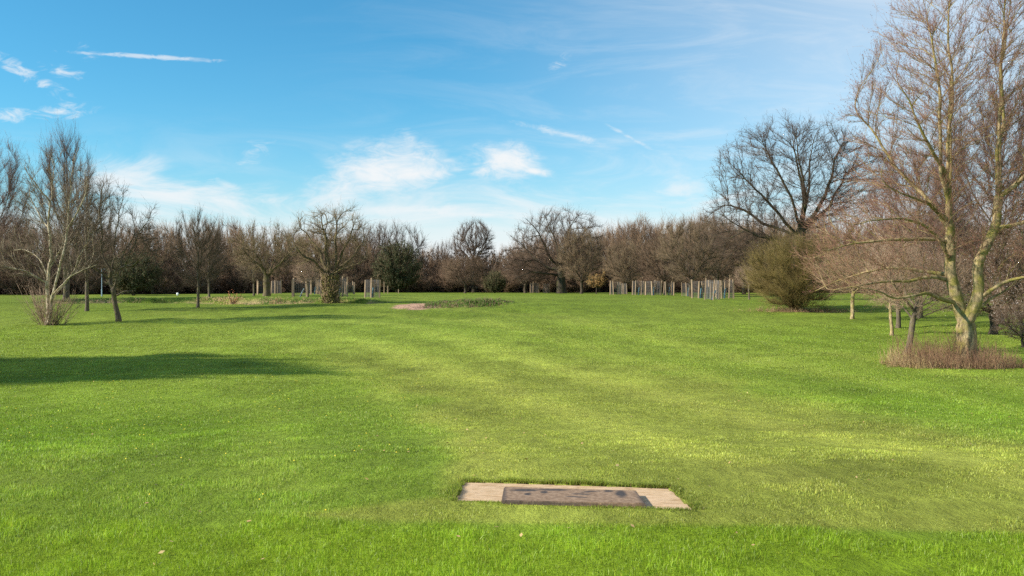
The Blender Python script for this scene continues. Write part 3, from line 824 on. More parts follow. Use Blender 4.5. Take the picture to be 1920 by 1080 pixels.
# ---- copper-leaved sapling, left
rng = np.random.default_rng(4); g = Geo(); gl = Geo()
TP, TR = twig_set(rng, np.zeros((5, 3)) + rng.normal(size=(5, 3)) * .05, rng.normal(size=(5, 3)) * [.5, .3, 0] + [0, 0, 1], np.array([1.9, 1.5, 1.6, 1.1, 1.3]), np.full(5, .03), 6, .15, .1)
V, f3, f4 = spikes(TP, TR); g.add(V, f3, f4, 0)
n = 170; i = rng.integers(0, 5, n); k = rng.integers(1, 6, n)
p = TP[i, k] + rng.normal(size=(n, 3)) * .09
d1 = norm(rng.normal(size=(n, 3))); d2 = norm(np.cross(d1, rng.normal(size=(n, 3)))); s = rng.uniform(.035, .07, (n, 1))
V = np.stack([p - d1 * s, p + d2 * s * .6, p + d1 * s, p - d2 * s * .6], 1).reshape(-1, 3)
gl.add(V, None, (np.arange(n) * 4)[:, None] + np.arange(4)[None], 0)
place('sapling', 'low sapling with copper red leaves on the bank right of the lone small tree', 'sapling',
      (g.mesh('sapling_stem', [MB_OAK]), gl.mesh('sapling_leaves', [M_LEAFR])), 437, None, 84.5, cname='leaves')

# ================================================================== BACKGROUND WOOD (one mass)
lo = []
for sd in (201, 202, 203, 204):
    H = 11; rngk = np.random.default_rng(sd)
    sk = kind_oak(sd, H, 4.6 + rngk.random(), .26, .56, 2.4, .75, 330, 6)
    tg, cg = tree_geo(sk, nt=1500, tl=1.7, tr=.020, sub=2, thr=.12, up=.25, tmax=.08, sides=5, rough=0)
    a, b = tg.arrays(), cg.arrays()
    n = len(a[0])
    lo.append((np.concatenate([a[0], b[0]]), np.concatenate([a[1], b[1] + n]).astype(int), np.concatenate([a[2], b[2] + n]).astype(int),
               np.concatenate([a[3], b[3]]), np.concatenate([a[4], b[4]])))
for sd in (211, 212):
    sk = kind_bush(sd, 4.2, 3.2, 14, 260, step=.6)
    tg, cg = tree_geo(sk, nt=1300, tl=1.2, tr=.024, sub=2, thr=.11, up=.2, tmax=.2, sides=5, rough=0)
    a, b = tg.arrays(), cg.arrays(); n = len(a[0])
    lo.append((np.concatenate([a[0], b[0]]), np.concatenate([a[1], b[1] + n]).astype(int), np.concatenate([a[2], b[2] + n]).astype(int),
               np.concatenate([a[3], b[3]]), np.concatenate([a[4], b[4]])))


def front(x):        # depth of the wood's front edge
    return np.interp(x, [-160, -95, -60, -35, -10, 30, 60, 110, 170], [110, 122, 140, 160, 172, 168, 158, 135, 120])


rng = np.random.default_rng(99)
GW, GU = Geo(), Geo()


def stamp(G, item, x, y, s, sz):
    V, f3, f4, m3, m4 = item
    a = rng.uniform(0, 6.28); c, sn = math.cos(a), math.sin(a)
    W = np.stack([(V[:, 0] * c - V[:, 1] * sn) * s + x, (V[:, 0] * sn + V[:, 1] * c) * s + y, V[:, 2] * sz + float(terr(x, y))], 1)
    G.V.append(W); G.F3.append(f3 + G.n); G.F4.append(f4 + G.n); G.M3.append(m3); G.M4.append(m4); G.n += len(V)


topx = [0, 120, 300, 420, 520, 700, 780, 850, 940, 1010, 1150, 1300, 1420, 1560, 1700, 1920]
topr = [400, 412, 418, 412, 426, 440, 462, 478, 470, 440, 418, 404, 402, 404, 410, 418]
for row_i, (off, dx) in enumerate(((2, 6.6), (9, 7.5), (18, 8.5), (30, 10), (44, 13))):
    x = -175.0 + row_i * 3
    while x < 175:
        xx = x + rng.uniform(-2, 2); y = float(front(xx)) + off + rng.uniform(-3, 3)
        px = 960 + xx / y * F
        if -420 < px < 2350:
            tr_ = np.interp(px, topx, topr) + rng.uniform(-8, 20)
            h = (HZ - tr_) * y / F + EYE - float(terr(xx, y))
            h = max(7, h)
            stamp(GW, lo[rng.integers(0, 4)], xx, y, (h / 11) ** .5 * rng.uniform(.9, 1.2), h / 11.3)
        x += dx
for off, dx in ((-1, 5.0), (5, 5.5), (11, 6), (22, 9)):
    x = -175.0
    while x < 175:
        xx = x + rng.uniform(-2, 2); y = float(front(xx)) + off + rng.uniform(-1.5, 1.5)
        px = 960 + xx / y * F
        if -350 < px < 2280:
            stamp(GU, lo[4 + rng.integers(0, 2)], xx, y, rng.uniform(.8, 1.2), rng.uniform(.7, 1.25))
        x += dx
o = ob('woodland', GW.mesh('woodland', [MB_WOOD, MT_WOOD, MT_BUD]), label='dense mass of bare brown trees forming the far wood', cat='woodland', kind='stuff')
o = ob('undergrowth', GU.mesh('undergrowth', [MB_WOOD, MT_WOOD, MT_BUD]), label='dark brown undergrowth along the foot of the far wood', cat='undergrowth', kind='stuff')
print('wood', time.time() - T0, GW.n, GU.n)

# dark ivy and holly inside the wood: leaf mass
n = 210000
xx = rng.uniform(-175, 175, n); yy = front(xx) + 3 + rng.uniform(0, 46, n)
hh = 3.0 + 6.0 * np.clip(fbm(xx * .13, yy * .13, 61, 3) + .45, 0, 1)
zz = terr(xx, yy) + hh * rng.random(n) ** 1.5
p = np.stack([xx, yy, zz], 1)
d1 = norm(rng.normal(size=(n, 3))); d2 = norm(np.cross(d1, rng.normal(size=(n, 3)))); s = rng.uniform(.12, .34, (n, 1))
V = np.stack([p - d1 * s, p + d2 * s * .6, p + d1 * s, p - d2 * s * .6], 1).reshape(-1, 3)
M_IVY = twig_mat('ivy_dark', (.046, .034, .022), (.085, .058, .036), .1, .08)
ob('ivy_thicket', mk_mesh('ivy_thicket', V, [(np.arange(n) * 4)[:, None] + np.arange(4)[None]], [M_IVY], None, False),
   label='dark ivy and brambles filling the inside of the far wood', cat='thicket', kind='stuff')

# ================================================================== GROUND
ys = np.concatenate([np.arange(-30, 3, 3.0), np.arange(3, 6.3, .09), np.arange(6.3, 7.6, .03), np.arange(7.6, 20, .09), 20 * (1.0092 ** np.arange(0, 250)), np.linspace(200, 420, 24), np.linspace(460, 1400, 12)])
u = np.linspace(-1, 1, 381)
xs = np.sinh(u * 5.2) / np.sinh(5.2) * 900
xs = np.sort(np.concatenate([xs[(xs < -.8) | (xs > 1.7)], np.arange(-.8, 1.7, .035)]))
X, Y = np.meshgrid(xs, ys)
Z = terr(X.ravel(), Y.ravel())
V = np.stack([X.ravel(), Y.ravel(), Z], 1)
nx, ny = len(xs), len(ys)
i = (np.arange(ny - 1)[:, None] * nx + np.arange(nx - 1)[None]).ravel()
fc = np.stack([i, i + 1, i + nx + 1, i + nx], 1)
col = grass_col(X.ravel(), Y.ravel()) * (.90 - .26 * sstep(40, 80, Y.ravel()))[:, None]  # far turf darkened in colour, in place of the missing blades' self-shadow
# bare earth patch and worn soil along the ditch
ex, ey = V[:, 0], V[:, 1]
e1 = ((ex + 8.6) / 1.95) ** 2 + ((ey - 79.6 - .15 * (ex + 8.6)) / 4.6) ** 2 + fbm(ex * 1.2, ey * .5, 71, 3) * .8
soil = 1 - sstep(.75, 1.15, e1)
dd = np.exp(-((ey - 80.0 - 0.22 * (ex + 5)) / 1.2) ** 2) * sstep(-9.5, -7.5, ex) * (1 - sstep(-4, -1.5, ex))
soil = np.maximum(soil, dd * .8)
bankm = sstep(-46, -40, ex) * (1 - sstep(-14.5, -11.5, ex)) * np.exp(-((ey - 84.9) / .8) ** 2) * (fbm(ex * .6, ey, 73, 3) > 0.0)
soil = np.maximum(soil, bankm * .7)
sc = np.array([.40, .245, .165]) * (1 + .5 * fbm(ex * 3, ey * 1.5, 75, 3))[:, None]
col = col * (1 - soil[:, None]) + sc * soil[:, None]
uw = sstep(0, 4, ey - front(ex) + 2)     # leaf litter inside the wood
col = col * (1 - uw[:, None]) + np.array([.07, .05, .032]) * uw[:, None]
inslab = poly_sd(ex, ey, SLAB) > .012
col[inslab] = (.10, .075, .04)
V[inslab, 2] -= .06


def grass_ground_mat():
    m, nt, bs = nmat('meadow'); N, Lk = nt.nodes, nt.links
    at = N.new('ShaderNodeAttribute'); at.attribute_name = 'tint'
    ge = N.new('ShaderNodeNewGeometry')
    mp = N.new('ShaderNodeMapping'); mp.inputs['Scale'].default_value = (1, .45, 1); Lk.new(ge.outputs['Position'], mp.inputs[0])
    n1 = N.new('ShaderNodeTexNoise'); n1.inputs['Scale'].default_value = 5.0; n1.inputs['Detail'].default_value = 8; n1.inputs['Roughness'].default_value = .75
    Lk.new(mp.outputs[0], n1.inputs['Vector'])
    mr = N.new('ShaderNodeMapRange'); mr.inputs[1].default_value = .3; mr.inputs[2].default_value = .7; mr.inputs[3].default_value = .62; mr.inputs[4].default_value = 1.36
    Lk.new(n1.outputs[0], mr.inputs[0])
    n2 = N.new('ShaderNodeTexNoise'); n2.inputs['Scale'].default_value = 1.1; n2.inputs['Detail'].default_value = 5; n2.inputs['Roughness'].default_value = .7
    Lk.new(mp.outputs[0], n2.inputs['Vector'])
    mr2 = N.new('ShaderNodeMapRange'); mr2.inputs[1].default_value = .35; mr2.inputs[2].default_value = .65; mr2.inputs[3].default_value = .85; mr2.inputs[4].default_value = 1.14
    Lk.new(n2.outputs[0], mr2.inputs[0])
    mm = N.new('ShaderNodeMath'); mm.operation = 'MULTIPLY'; Lk.new(mr.outputs[0], mm.inputs[0]); Lk.new(mr2.outputs[0], mm.inputs[1])
    hs = N.new('ShaderNodeHueSaturation'); Lk.new(at.outputs['Color'], hs.inputs['Color']); Lk.new(mm.outputs[0], hs.inputs['Value'])
    Lk.new(hs.outputs[0], bs.inputs['Base Color']); bs.inputs['Roughness'].default_value = 1
    bs.inputs['Specular IOR Level'].default_value = .1
    ad = N.new('ShaderNodeMath'); ad.operation = 'ADD'; Lk.new(n1.outputs[0], ad.inputs[0]); Lk.new(n2.outputs[0], ad.inputs[1])
    bp = N.new('ShaderNodeBump'); bp.inputs['Strength'].default_value = .9; bp.inputs['Distance'].default_value = .12
    Lk.new(ad.outputs[0], bp.inputs['Height']); Lk.new(bp.outputs[0], bs.inputs['Normal'])
    return m


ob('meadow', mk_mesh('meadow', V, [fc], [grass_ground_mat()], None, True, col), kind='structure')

# ---- grass blades
def blade_mat():
    m = bpy.data.materials.new('grass_blade'); m.use_nodes = True; nt = m.node_tree; N, Lk = nt.nodes, nt.links
    for x in list(N): N.remove(x)
    out = N.new('ShaderNodeOutputMaterial'); at = N.new('ShaderNodeAttribute'); at.attribute_name = 'tint'
    b = N.new('ShaderNodeBsdfPrincipled'); Lk.new(at.outputs['Color'], b.inputs['Base Color']); b.inputs['Roughness'].default_value = .5
    b.inputs['Specular IOR Level'].default_value = .35
    t = N.new('ShaderNodeBsdfTranslucent'); Lk.new(at.outputs['Color'], t.inputs['Color'])
    mx = N.new('ShaderNodeMixShader'); mx.inputs[0].default_value = .45
    Lk.new(b.outputs[0], mx.inputs[1]); Lk.new(t.outputs[0], mx.inputs[2]); Lk.new(mx.outputs[0], out.inputs[0])
    return m


M_BLADE = blade_mat()


def blades(name, x, y, h, w, col, label, lean=.62):
    n = len(x); rng = np.random.default_rng(len(x))
    z = terr(x, y)
    a = rng.uniform(0, 2 * np.pi, n); la = rng.uniform(0, 2 * np.pi, n)
    b = np.stack([x, y, z - .004], 1)
    side = np.stack([np.cos(a), np.sin(a), np.zeros(n)], 1) * (w / 2)[:, None]
    ln = np.abs(rng.normal(size=n)) * lean
    le = np.stack([np.cos(la), np.sin(la), np.zeros(n)], 1)
    mid = b + np.array([0, 0, 1]) * (h * .55)[:, None] + le * (h * ln * .35)[:, None]
    tip = b + np.array([0, 0, 1]) * (h * (1 - .25 * ln))[:, None] + le * (h * ln)[:, None]
    V = np.stack([b - side, b + side, mid + side * .75, mid - side * .75, tip], 1).reshape(-1, 3)
    k = (np.arange(n) * 5)[:, None]
    q = k + np.array([[0, 1, 2, 3]]); t = k + np.array([[3, 2, 4]])
    cc = np.repeat(col, 5, axis=0)
    me = mk_mesh(name, V, [q, t], [M_BLADE], None, False, cc)
    return ob(name, me, label=label, cat='grass', kind='stuff')


rng = np.random.default_rng(12)
NB = 1300000
cand = NB
# depth distribution with density ~ d^-1.7 * width
dmin, dmax = 4.2, 60.0
uu = rng.random(cand); pw = .3
d = (dmin ** pw + uu * (dmax ** pw - dmin ** pw)) ** (1 / pw)
x = rng.uniform(-1, 1, cand) * (d * .66 + 1.3)
y = d
keep = poly_sd(x, y, SLAB) < -.005 + .03 * (rng.random(cand) - .75)
keep &= (((x + 8.6) / 1.95) ** 2 + ((y - 79.6) / 4.6) ** 2) > 1
x, y = x[keep], y[keep]
mw = mown(x, y); cl = fbm(x * 3.5, y * 3.5, 91, 3); cl2 = fbm(x * .9, y * .9, 95, 2)
n = len(x)
longg = 1 - sstep(5.7, 6.25, y + .8 * fbm(x * 1.3, y * 1.6, 98, 4))
h = (.025 * (1 - mw) + .018 * mw) * (1 + 1.2 * cl + .8 * cl2) + .010 * longg * (1 + 1.2 * cl)
h = np.clip(h * rng.uniform(.6, 1.3, n), .008, .09)
edge = np.exp(-(poly_sd(x, y, SLAB) / .09) ** 2); h *= np.where(y > 6.9, 1 + 1.5 * edge, 1 - .45 * edge)
h *= 1 + .010 * (y - 6).clip(0, 60)
w = .0032 * (y / 6) ** .97
col = grass_col(x, y)
r = rng.random((n, 1)); r2 = rng.random(n)
col = col * (.46 + 1.12 * r)
col = col * np.array([1.0, 1, 1]) + (r2 > .93)[:, None] * np.array([.10, .07, .03]) + (r2 < .03)[:, None] * np.array([.16, .08, .02]) + ((r2 > .5) & (r2 < .53))[:, None] * np.array([.28, .26, .16])  # straw tones, plus a few pale blades with glints put into their colour
col *= (1 + (.75 * cl + .35 * cl2) * (1 - .65 * sstep(9, 26, y)))[:, None]
near_ = y < 60
o = blades('grass', x, y, h, w, np.clip(col, .005, .9), 'short green lawn grass covering the near and middle ground')
print('grass', n, time.time() - T0)

# longer grass creeping over the rim of the pad
n = 11000; rr_ = np.random.default_rng(44)
seg = rr_.choice(4, n, p=[.50, .10, .25, .15]); t = rr_.random((n, 1))
A = SLAB[seg]; B = SLAB[(seg + 1) % 4]
nrm = norm(A + B - 2 * SLAB.mean(0))
off = np.abs(rr_.normal(size=n)) * .05 - np.where(seg == 2, .012, .004) - .02 * (fbm(A[:, 0] + t[:, 0] * 9, A[:, 1] * 3 + t[:, 0], 33, 2) > .18)
pq = A + (B - A) * t + nrm * off[:, None]
hh_ = np.array([.034, .026, .018, .028])[seg] * rr_.uniform(.5, 1.25, n) * (1 + .9 * fbm(pq[:, 0] * 6, pq[:, 1] * 6, 35, 2))
cc_ = grass_col(pq[:, 0], pq[:, 1]) * np.array([.92, 1.0, .8]) * rr_.uniform(.5, 1.35, (n, 1))
cc_ = np.where(rr_.random((n, 1)) < .08, np.array([[.30, .22, .09]]), cc_)
blades('rim_grass', pq[:, 0], pq[:, 1], np.clip(hh_, .01, .09), np.full(n, .0042), np.clip(cc_, .005, .9), 'longer grass growing over the rim of the concrete pad')

# fallen leaves, a few dandelions
n = 900; d = rng.uniform(5, 55, n); x = rng.uniform(-.62, .62, n) * d; y = d
p = np.stack([x, y, terr(x, y) + .028], 1); d1 = norm(rng.normal(size=(n, 3)) * [1, 1, .25]); d2 = norm(np.cross(d1, [[.2, .1, 1]] + rng.normal(size=(n, 3)) * .3)); s = rng.uniform(.010, .024, (n, 1))
V = np.stack([p - d1 * s, p + d2 * s * .6, p + d1 * s, p - d2 * s * .6], 1).reshape(-1, 3)
ob('fallen_leaves', mk_mesh('fallen_leaves', V, [(np.arange(n) * 4)[:, None] + np.arange(4)[None]], [twig_mat('dead_leaf', (.35, .2, .09), (.5, .36, .16))], None, False),
   label='few small tan dead leaves scattered over the lawn', cat='leaves', kind='stuff')


n = 150; d = rng.uniform(6, 40, n); x = rng.uniform(-.6, -.1, n) * d; y = d
p = np.stack([x, y, terr(x, y) + .035], 1); s = .006 + .0004 * d[:, None]
V = np.stack([p + s * np.array([math.cos(a), math.sin(a) * 1.0, .25 * math.sin(a)]) for a in np.arange(6) * math.pi / 3], 1)
V = np.concatenate([V, (p + [0, 0, .006])[:, None]], 1).reshape(-1, 3)
f = (np.arange(n) * 7)[:, None, None] + np.array([[k, (k + 1) % 6, 6] for k in range(6)])[None]
ob('lawn_flowers', mk_mesh('lawn_flowers', V, [f.reshape(-1, 3)], [twig_mat('petal_yellow', (.65, .50, .03), (.75, .62, .06))], None, False),
   label='tiny yellow flowers dotted through the lawn on the left', cat='flowers', kind='stuff')


def tuft_stuff(name, x, y, h, r, mats, label, cat, curl=.15, lean=.35, mi=None, sub=0, sspread=.5):
    n = len(x); rng = np.random.default_rng(n)
    base = np.stack([x, y, terr(x, y) - .03], 1)
    TP, TR = twig_set(rng, base, rng.normal(size=(n, 3)) * lean + [0, 0, 1], h, r, 4, curl, 0)
    g = Geo(); V, f3, f4 = spikes(TP, TR)
    g.add(V, f3, f4, 0)
    if mi is not None:
        g.M3[-1] = np.repeat(mi, 3); g.M4[-1] = np.repeat(mi, 6)
    if sub:
        SP, SR = sub_twigs(rng, TP, TR, sub, .4, .7, sspread, 2); V, f3, f4 = spikes(SP, SR); g.add(V, f3, f4, 0)
        if mi is not None: g.M3[-1] = np.repeat(np.repeat(mi, sub), 3)
    return ob(name, g.mesh(name, mats), label=label, cat=cat, kind='stuff')


# undergrowth round the great tree
n = 4600; gx, gy = wpt(1790, 688)
x0, y0 = wpt(1702, 697); x1, _ = wpt(1940, 697)
t = rng.random(n); x = x0 - .3 + (x1 - x0 + .6) * t; y = y0 - .5 + rng.random(n) * 3.6 + .5 * np.abs(t - .5) * rng.random(n)
kk = (((x - (x0 + x1) / 2) / ((x1 - x0) / 2)) ** 2 + ((y - y0 - 1.4) / 1.9) ** 2) < 1.0 + 1.1 * fbm(x * 1.6, y * 1.6, 17, 3)
x, y = x[kk], y[kk]; n = len(x)
tt = (x - x0) / (x1 - x0)
mi = ((tt < .22) & (rng.random(n) < .75) | (rng.random(n) < .26)).astype(int)
h = rng.uniform(.4, 1.9, n) * np.where(mi == 1, .55, 1.0) * (.7 + .5 * vn(x * 1.5, y, 3)) * (.6 + .5 * np.sin(np.clip(tt, 0, 1) * np.pi) ** .4) * (.55 + .45 * sstep(.2, 1.8, y - y0))
tuft_stuff('dry_undergrowth', x, y, h, rng.uniform(.004, .008, n), [MT_DRY, MT_STRAW], 'reddish brown dry stalks and straw round the foot of the great tree', 'undergrowth', mi=mi, sub=2, lean=.2, curl=.08, sspread=.25)
# debris under the olive bush
n = 900; bx, by = wpt(1500, 583); t = rng.normal(size=n) * .45; x = bx + t * 4.2; y = by - 1.2 + rng.random(n) * 2.0
tuft_stuff('brush_litter', x, y, rng.uniform(.15, .6, n), rng.uniform(.008, .016, n), [MT_DRY, MT_STRAW], 'dry brown litter and brambles under the olive bush', 'brush', lean=.9, mi=(rng.random(n) < .3).astype(int), sub=2)
# rough grass and straw on the ditch bank
n = 9000; x = rng.uniform(-46, -12, n); yy_ = 85.2 + .5 * np.sin(x * .35); y = yy_ + rng.normal(size=n) * .55 + .3
cl = fbm(x * .4, y * 0, 83, 3)
mi = (rng.random(n) < np.clip(.15 + 1.3 * cl * (x < -20) + .7 * np.exp(-((x + 28) / 3.5) ** 2) + .5 * np.exp(-((x + 38) / 2) ** 2), 0, .9)).astype(int)
tuft_stuff('bank_grass', x, y, rng.uniform(.08, .28, n) * (1 + cl), rng.uniform(.012, .022, n), [M_WEED, MT_STRAW], 'rough green and straw coloured grass along the ditch bank on the left', 'grass', lean=.6, mi=mi)
n = 5200; x = rng.uniform(-8.0, .2, n); y = 82.2 + .22 * (x + 5) + rng.normal(size=n) * .8
tuft_stuff('ditch_weeds', x, y, rng.uniform(.06, .36, n) * (.5 + 1.6 * np.clip(.4 + fbm(x * .8, y * .4, 87, 3), 0, 1)) * (.35 + .9 * np.exp(-((x + 3.6) / 3) ** 2)), rng.uniform(.014, .03, n),
           [M_WEED, MT_WOOD], 'dark green weeds in the ditch right of the bare earth patch', 'weeds', lean=.7, mi=(rng.random(n) < .45).astype(int))
print('stuff', time.time() - T0)


# ================================================================== BUILT OBJECTS
def box(g, c, s, m=0, rx=0, ry=0, rz=0, bev=0):
    """axis box with centre c, size s"""
    v = np.array([[x, y, z] for x in (-.5, .5) for y in (-.5, .5) for z in (-.5, .5)]) * np.array(s)
    for ang, ax in ((rx, 0), (ry, 1), (rz, 2)):
        if ang:
            cc, ss = math.cos(ang), math.sin(ang); i, j = [(1, 2), (2, 0), (0, 1)][ax]
            a, b = v[:, i].copy(), v[:, j].copy(); v[:, i] = a * cc - b * ss; v[:, j] = a * ss + b * cc
    v = v + np.array(c)
    f = np.array([[0, 1, 3, 2], [4, 6, 7, 5], [0, 4, 5, 1], [2, 3, 7, 6], [0, 2, 6, 4], [1, 5, 7, 3]])
    g.add(v, None, f, m)


def flat_mat(name, col, rough=.8, var=.25, scale=6, bump=.2, stretch=(1, 1, 1)):
    m, nt, bs = nmat(name); N, Lk = nt.nodes, nt.links
    tc = N.new('ShaderNodeTexCoord'); mp = N.new('ShaderNodeMapping'); mp.inputs['Scale'].default_value = stretch
    Lk.new(tc.outputs['Object'], mp.inputs[0])
    n1 = N.new('ShaderNodeTexNoise'); n1.inputs['Scale'].default_value = scale; n1.inputs['Detail'].default_value = 6
    Lk.new(mp.outputs[0], n1.inputs['Vector'])
    r1 = N.new('ShaderNodeValToRGB'); r1.color_ramp.elements[0].position = .3; r1.color_ramp.elements[1].position = .7
    r1.color_ramp.elements[0].color = (*[c * (1 - var) for c in col], 1); r1.color_ramp.elements[1].color = (*[min(1, c * (1 + var)) for c in col], 1)
    Lk.new(n1.outputs[0], r1.inputs[0]); Lk.new(r1.outputs[0], bs.inputs['Base Color']); bs.inputs['Roughness'].default_value = rough
    bp = N.new('ShaderNodeBump'); bp.inputs['Strength'].default_value = bump; bp.inputs['Distance'].default_value = .01
    Lk.new(n1.outputs[0], bp.inputs['Height']); Lk.new(bp.outputs[0], bs.inputs['Normal'])
    return m


M_POST = flat_mat('post_timber', (.30, .205, .125), .85, .3, 5, .4, (1, 1, .15))
M_WIRE = flat_mat('galvanised_mesh', (.135, .115, .105), .5, .15, 8)
M_TUBE = flat_mat('shelter_tube', (.025, .09, .12), .5, .3, 4)
M_LAMP = flat_mat('pole_paint', (.22, .30, .36), .5, .15, 4)
M_WHITE = flat_mat('white_paint', (.75, .77, .8), .6, .08, 4)
M_HOUSE = flat_mat('render_wall', (0.3640, 0.3080, 0.2660), .9, .12, 1)
M_ROOF = flat_mat('roof_tile', (.16, .08, .06), .9, .3, 3)
M_GLASSD = flat_mat('window_glass', (.05, .06, .08), .15, .1, 3, 0)

g = Geo(); box(g, (0, 0, .95), (.125, .125, 1.9)); box(g, (0, 0, 1.905), (.06, .06, .02)); me_post = g.mesh('guard_post', [M_POST], False)
rng = np.random.default_rng(2); W_ = 1.25
g = Geo()
for sx, sy, ax in ((0, -1, 0), (0, 1, 0), (-1, 0, 1), (1, 0, 1)):
    for k in range(1, 7):
        t = (k / 7 - .5) * W_
        c = (t, sy * W_ / 2, .95) if ax == 0 else (sx * W_ / 2, t, .95)
        box(g, c, (.022, .022, 1.78))
    for k in range(4):
        z = .12 + k * .5
        c = (0, sy * (W_ / 2 + .02), z) if ax == 0 else (sx * (W_ / 2 + .02), 0, z)
        box(g, c, (W_, .008, .008) if ax == 0 else (.008, W_, .008))
me_wire = g.mesh('guard_mesh', [M_WIRE], False)
g = Geo(); ring = np.linspace(0, 1, 2)
P_ = np.array([(0, 0, 0.), (.02, 0, .4), (.08, 0, .8), (.16, 0, 1.15)]); V, f = tube(P_, np.full(4, .085), 10); g.add(V, None, f)
me_tube = g.mesh('shelter_tube', [M_TUBE])
rng = np.random.default_rng(3); g = Geo()
TP, TR = twig_set(rng, np.zeros((1, 3)), np.array([[.1, 0, 1.]]), np.array([2.6]), np.array([.03]), 6, .08, .1); V, f3, f4 = spikes(TP, TR); g.add(V, f3, f4)
SP, SR = sub_twigs(rng, np.repeat(TP[:, 2:], 14, 0), np.repeat(TR[:, 2:], 14, 0), 2, .3, .5, .6, 3); V, f3, f4 = spikes(SP, SR); g.add(V, f3, f4)
me_sap = g.mesh('sapling_twigs', [MT_TAN])


def guard(px, row, d, label, rot=0, s=1.0, lean=0.0, sapling=None, tube_lean=0.0, dxs=0.0, sx=1.0):
    l = loc_of(px, row, d)
    e = bpy.data.objects.new('tree_guard', None); C.objects.link(e); e.location = l; e.rotation_euler = (0, lean, rot); e.scale = (s * sx, s * sx, s)
    e['label'] = label; e['category'] = 'tree guard'; e['group'] = 'square timber post and wire tree guards'
    for a in (-1, 1):
        for b in (-1, 1):
            p = ob('post', me_post, e); p.location = (a * W_ / 2, b * W_ / 2, -.05); p.rotation_euler = (random.uniform(-.05, .05), random.uniform(-.05, .05), random.uniform(0, 1)); p.scale = (1, 1, random.uniform(.95, 1.1))
    ob('wire_mesh', me_wire, e)
    if sapling:
        t = bpy.data.objects.new('sapling', None); C.objects.link(t); t.location = (l[0] + dxs, l[1], l[2]); t.rotation_euler = (0, tube_lean, rot)
        t['label'] = sapling; t['category'] = 'sapling'; t['group'] = 'young trees inside the tree guards'
        ob('stem', me_sap, t); ob('shelter_tube', me_tube, t)


random.seed(4)
guard(1287, 555, None, 'narrow tree guard left of the large group, beside a slim trunk', .6, .95, sapling='young tree with blue tube inside the guard left of the large group', dxs=.2, sx=.7)
guard(1313, 559, None, 'tree guard at the left of the large right hand group', .35, 1.08, sapling='young tree with teal tube in the left guard of the large group')
guard(1335, 563, None, 'nearest tree guard with a leaning post, in front of the large group', .7, 1.1, lean=.05, sapling='leaning young tree in dark tube in the nearest guard', tube_lean=.45, sx=.75)
guard(1346, 557, None, 'tree guard third from the left in the large right hand group', .3, 1.02, sapling='young tree with pale tube in the third guard of the large group', tube_lean=.1)
guard(1360, 560, None, 'tree guard at the right end of the large group', .15, 1.1, sapling='young tree with teal tube in the rightmost guard of the group', dxs=-.1)
guard(1154, 549.8, 132, 'leftmost tree guard of the far right row beneath the leaning trunk', .3, 1.05, sx=.9)
guard(1168, 549.8, 138, 'small dim tree guard beside the leaning trunk in the far row', .8, .9, sx=.8)
guard(1197, 549.8, 130, 'bluish tree guard between the leaning trunk and the forked trunk', .2, 1.1, sapling='young tree in bluish guard of the far row', sx=1.0)
guard(1225, 549.8, 128, 'tree guard left of the forked trunk with two pale posts', .5, 1.12, sapling='young tree in the guard left of the forked trunk', sx=1.1)
guard(1254, 549.8, 128, 'tree guard directly right of the forked trunk', .1, 1.0, sapling='young tree in the guard right of the forked trunk', sx=.9)
guard(1002, None, 158, 'small grey tree guard under the broad central oak', .4, 1.0, sx=.9)
guard(1024, None, 160, 'second small grey tree guard beside the trunk of the broad oak', .9, .9, sx=.7)
guard(563, 557, None, 'wide tree guard left of the crooked birch', .15, 1.22, sapling='leaning young tree in blue tube left of the crooked birch', tube_lean=.3, sx=1.15)
guard(590, 553, None, 'tree guard between the crooked birch and the ivy wrapped trunk', .5, 1.18, sapling='young tree with blue tube right of the crooked birch', sx=1.0)
guard(604, 552, None, 'tree guard touching the left side of the ivy wrapped trunk', .2, 1.15, sx=1.1)
guard(636, 558, None, 'tree guard showing right of the ivy wrapped trunk', .6, 1.22, sapling='young tree with blue tube right of the ivy wrapped trunk', sx=.95)
guard(698, 559.5, None, 'lone tree guard of four tapering posts right of the ivy wrapped tree', .78, 1.12, sapling='young tree with many pale twigs in the lone guard', sx=.85)
guard(656, None, 135, 'faint small tree guard midway to the lone guard', .3, 1.0)
guard(492, 553, None, 'tree guard behind the dark gnarled tree', .3, 1.1, sx=1.0)
guard(518, 552, None, 'pale tree guard right of the dark gnarled tree', .8, 1.1, sx=.8)


def post_obj(name, label, px, d, h, w, mat, group=None, s=1):
    g = Geo(); box(g, (0, 0, h / 2), (w, w, h)); box(g, (0, 0, h + .01), (w * .8, w * .8, .03))
    o = ob(name, g.mesh(name, [mat], False), label=label, cat='post', group=group); o.location = loc_of(px, None, d)
    return o


post_obj('timber_post', 'taller of two pale posts on the wood edge right of the lone guard', 720, 140, 1.9, .13, M_POST)
post_obj('timber_post', 'shorter pale post on the wood edge right of the lone guard', 727, 138, 1.2, .13, M_POST)
post_obj('timber_post', 'stub of a post in the grass before the evergreen bush', 747, 145, .7, .12, M_POST)

# lamp post far left
g = Geo(); V, f = tube([(0, 0, 0), (0, 0, .9)], [.09, .09], 10); g.add(V, None, f); V, f = tube([(0, 0, .9), (0, 0, 3.6)], [.055, .045], 10); g.add(V, None, f)
e = bpy.data.objects.new('lamp_post', None); C.objects.link(e); e.location = loc_of(191, None, 118); e['label'] = 'thin blue grey lamp post before the dark wood left of the leaning tree'; e['category'] = 'lamp post'
ob('pole', g.mesh('lamp_pole', [M_LAMP]), e)
g = Geo(); box(g, (.18, 0, 3.62), (.5, .16, .09), ry=.12); ob('lamp_head', g.mesh('lamp_head', [M_LAMP], False), e)
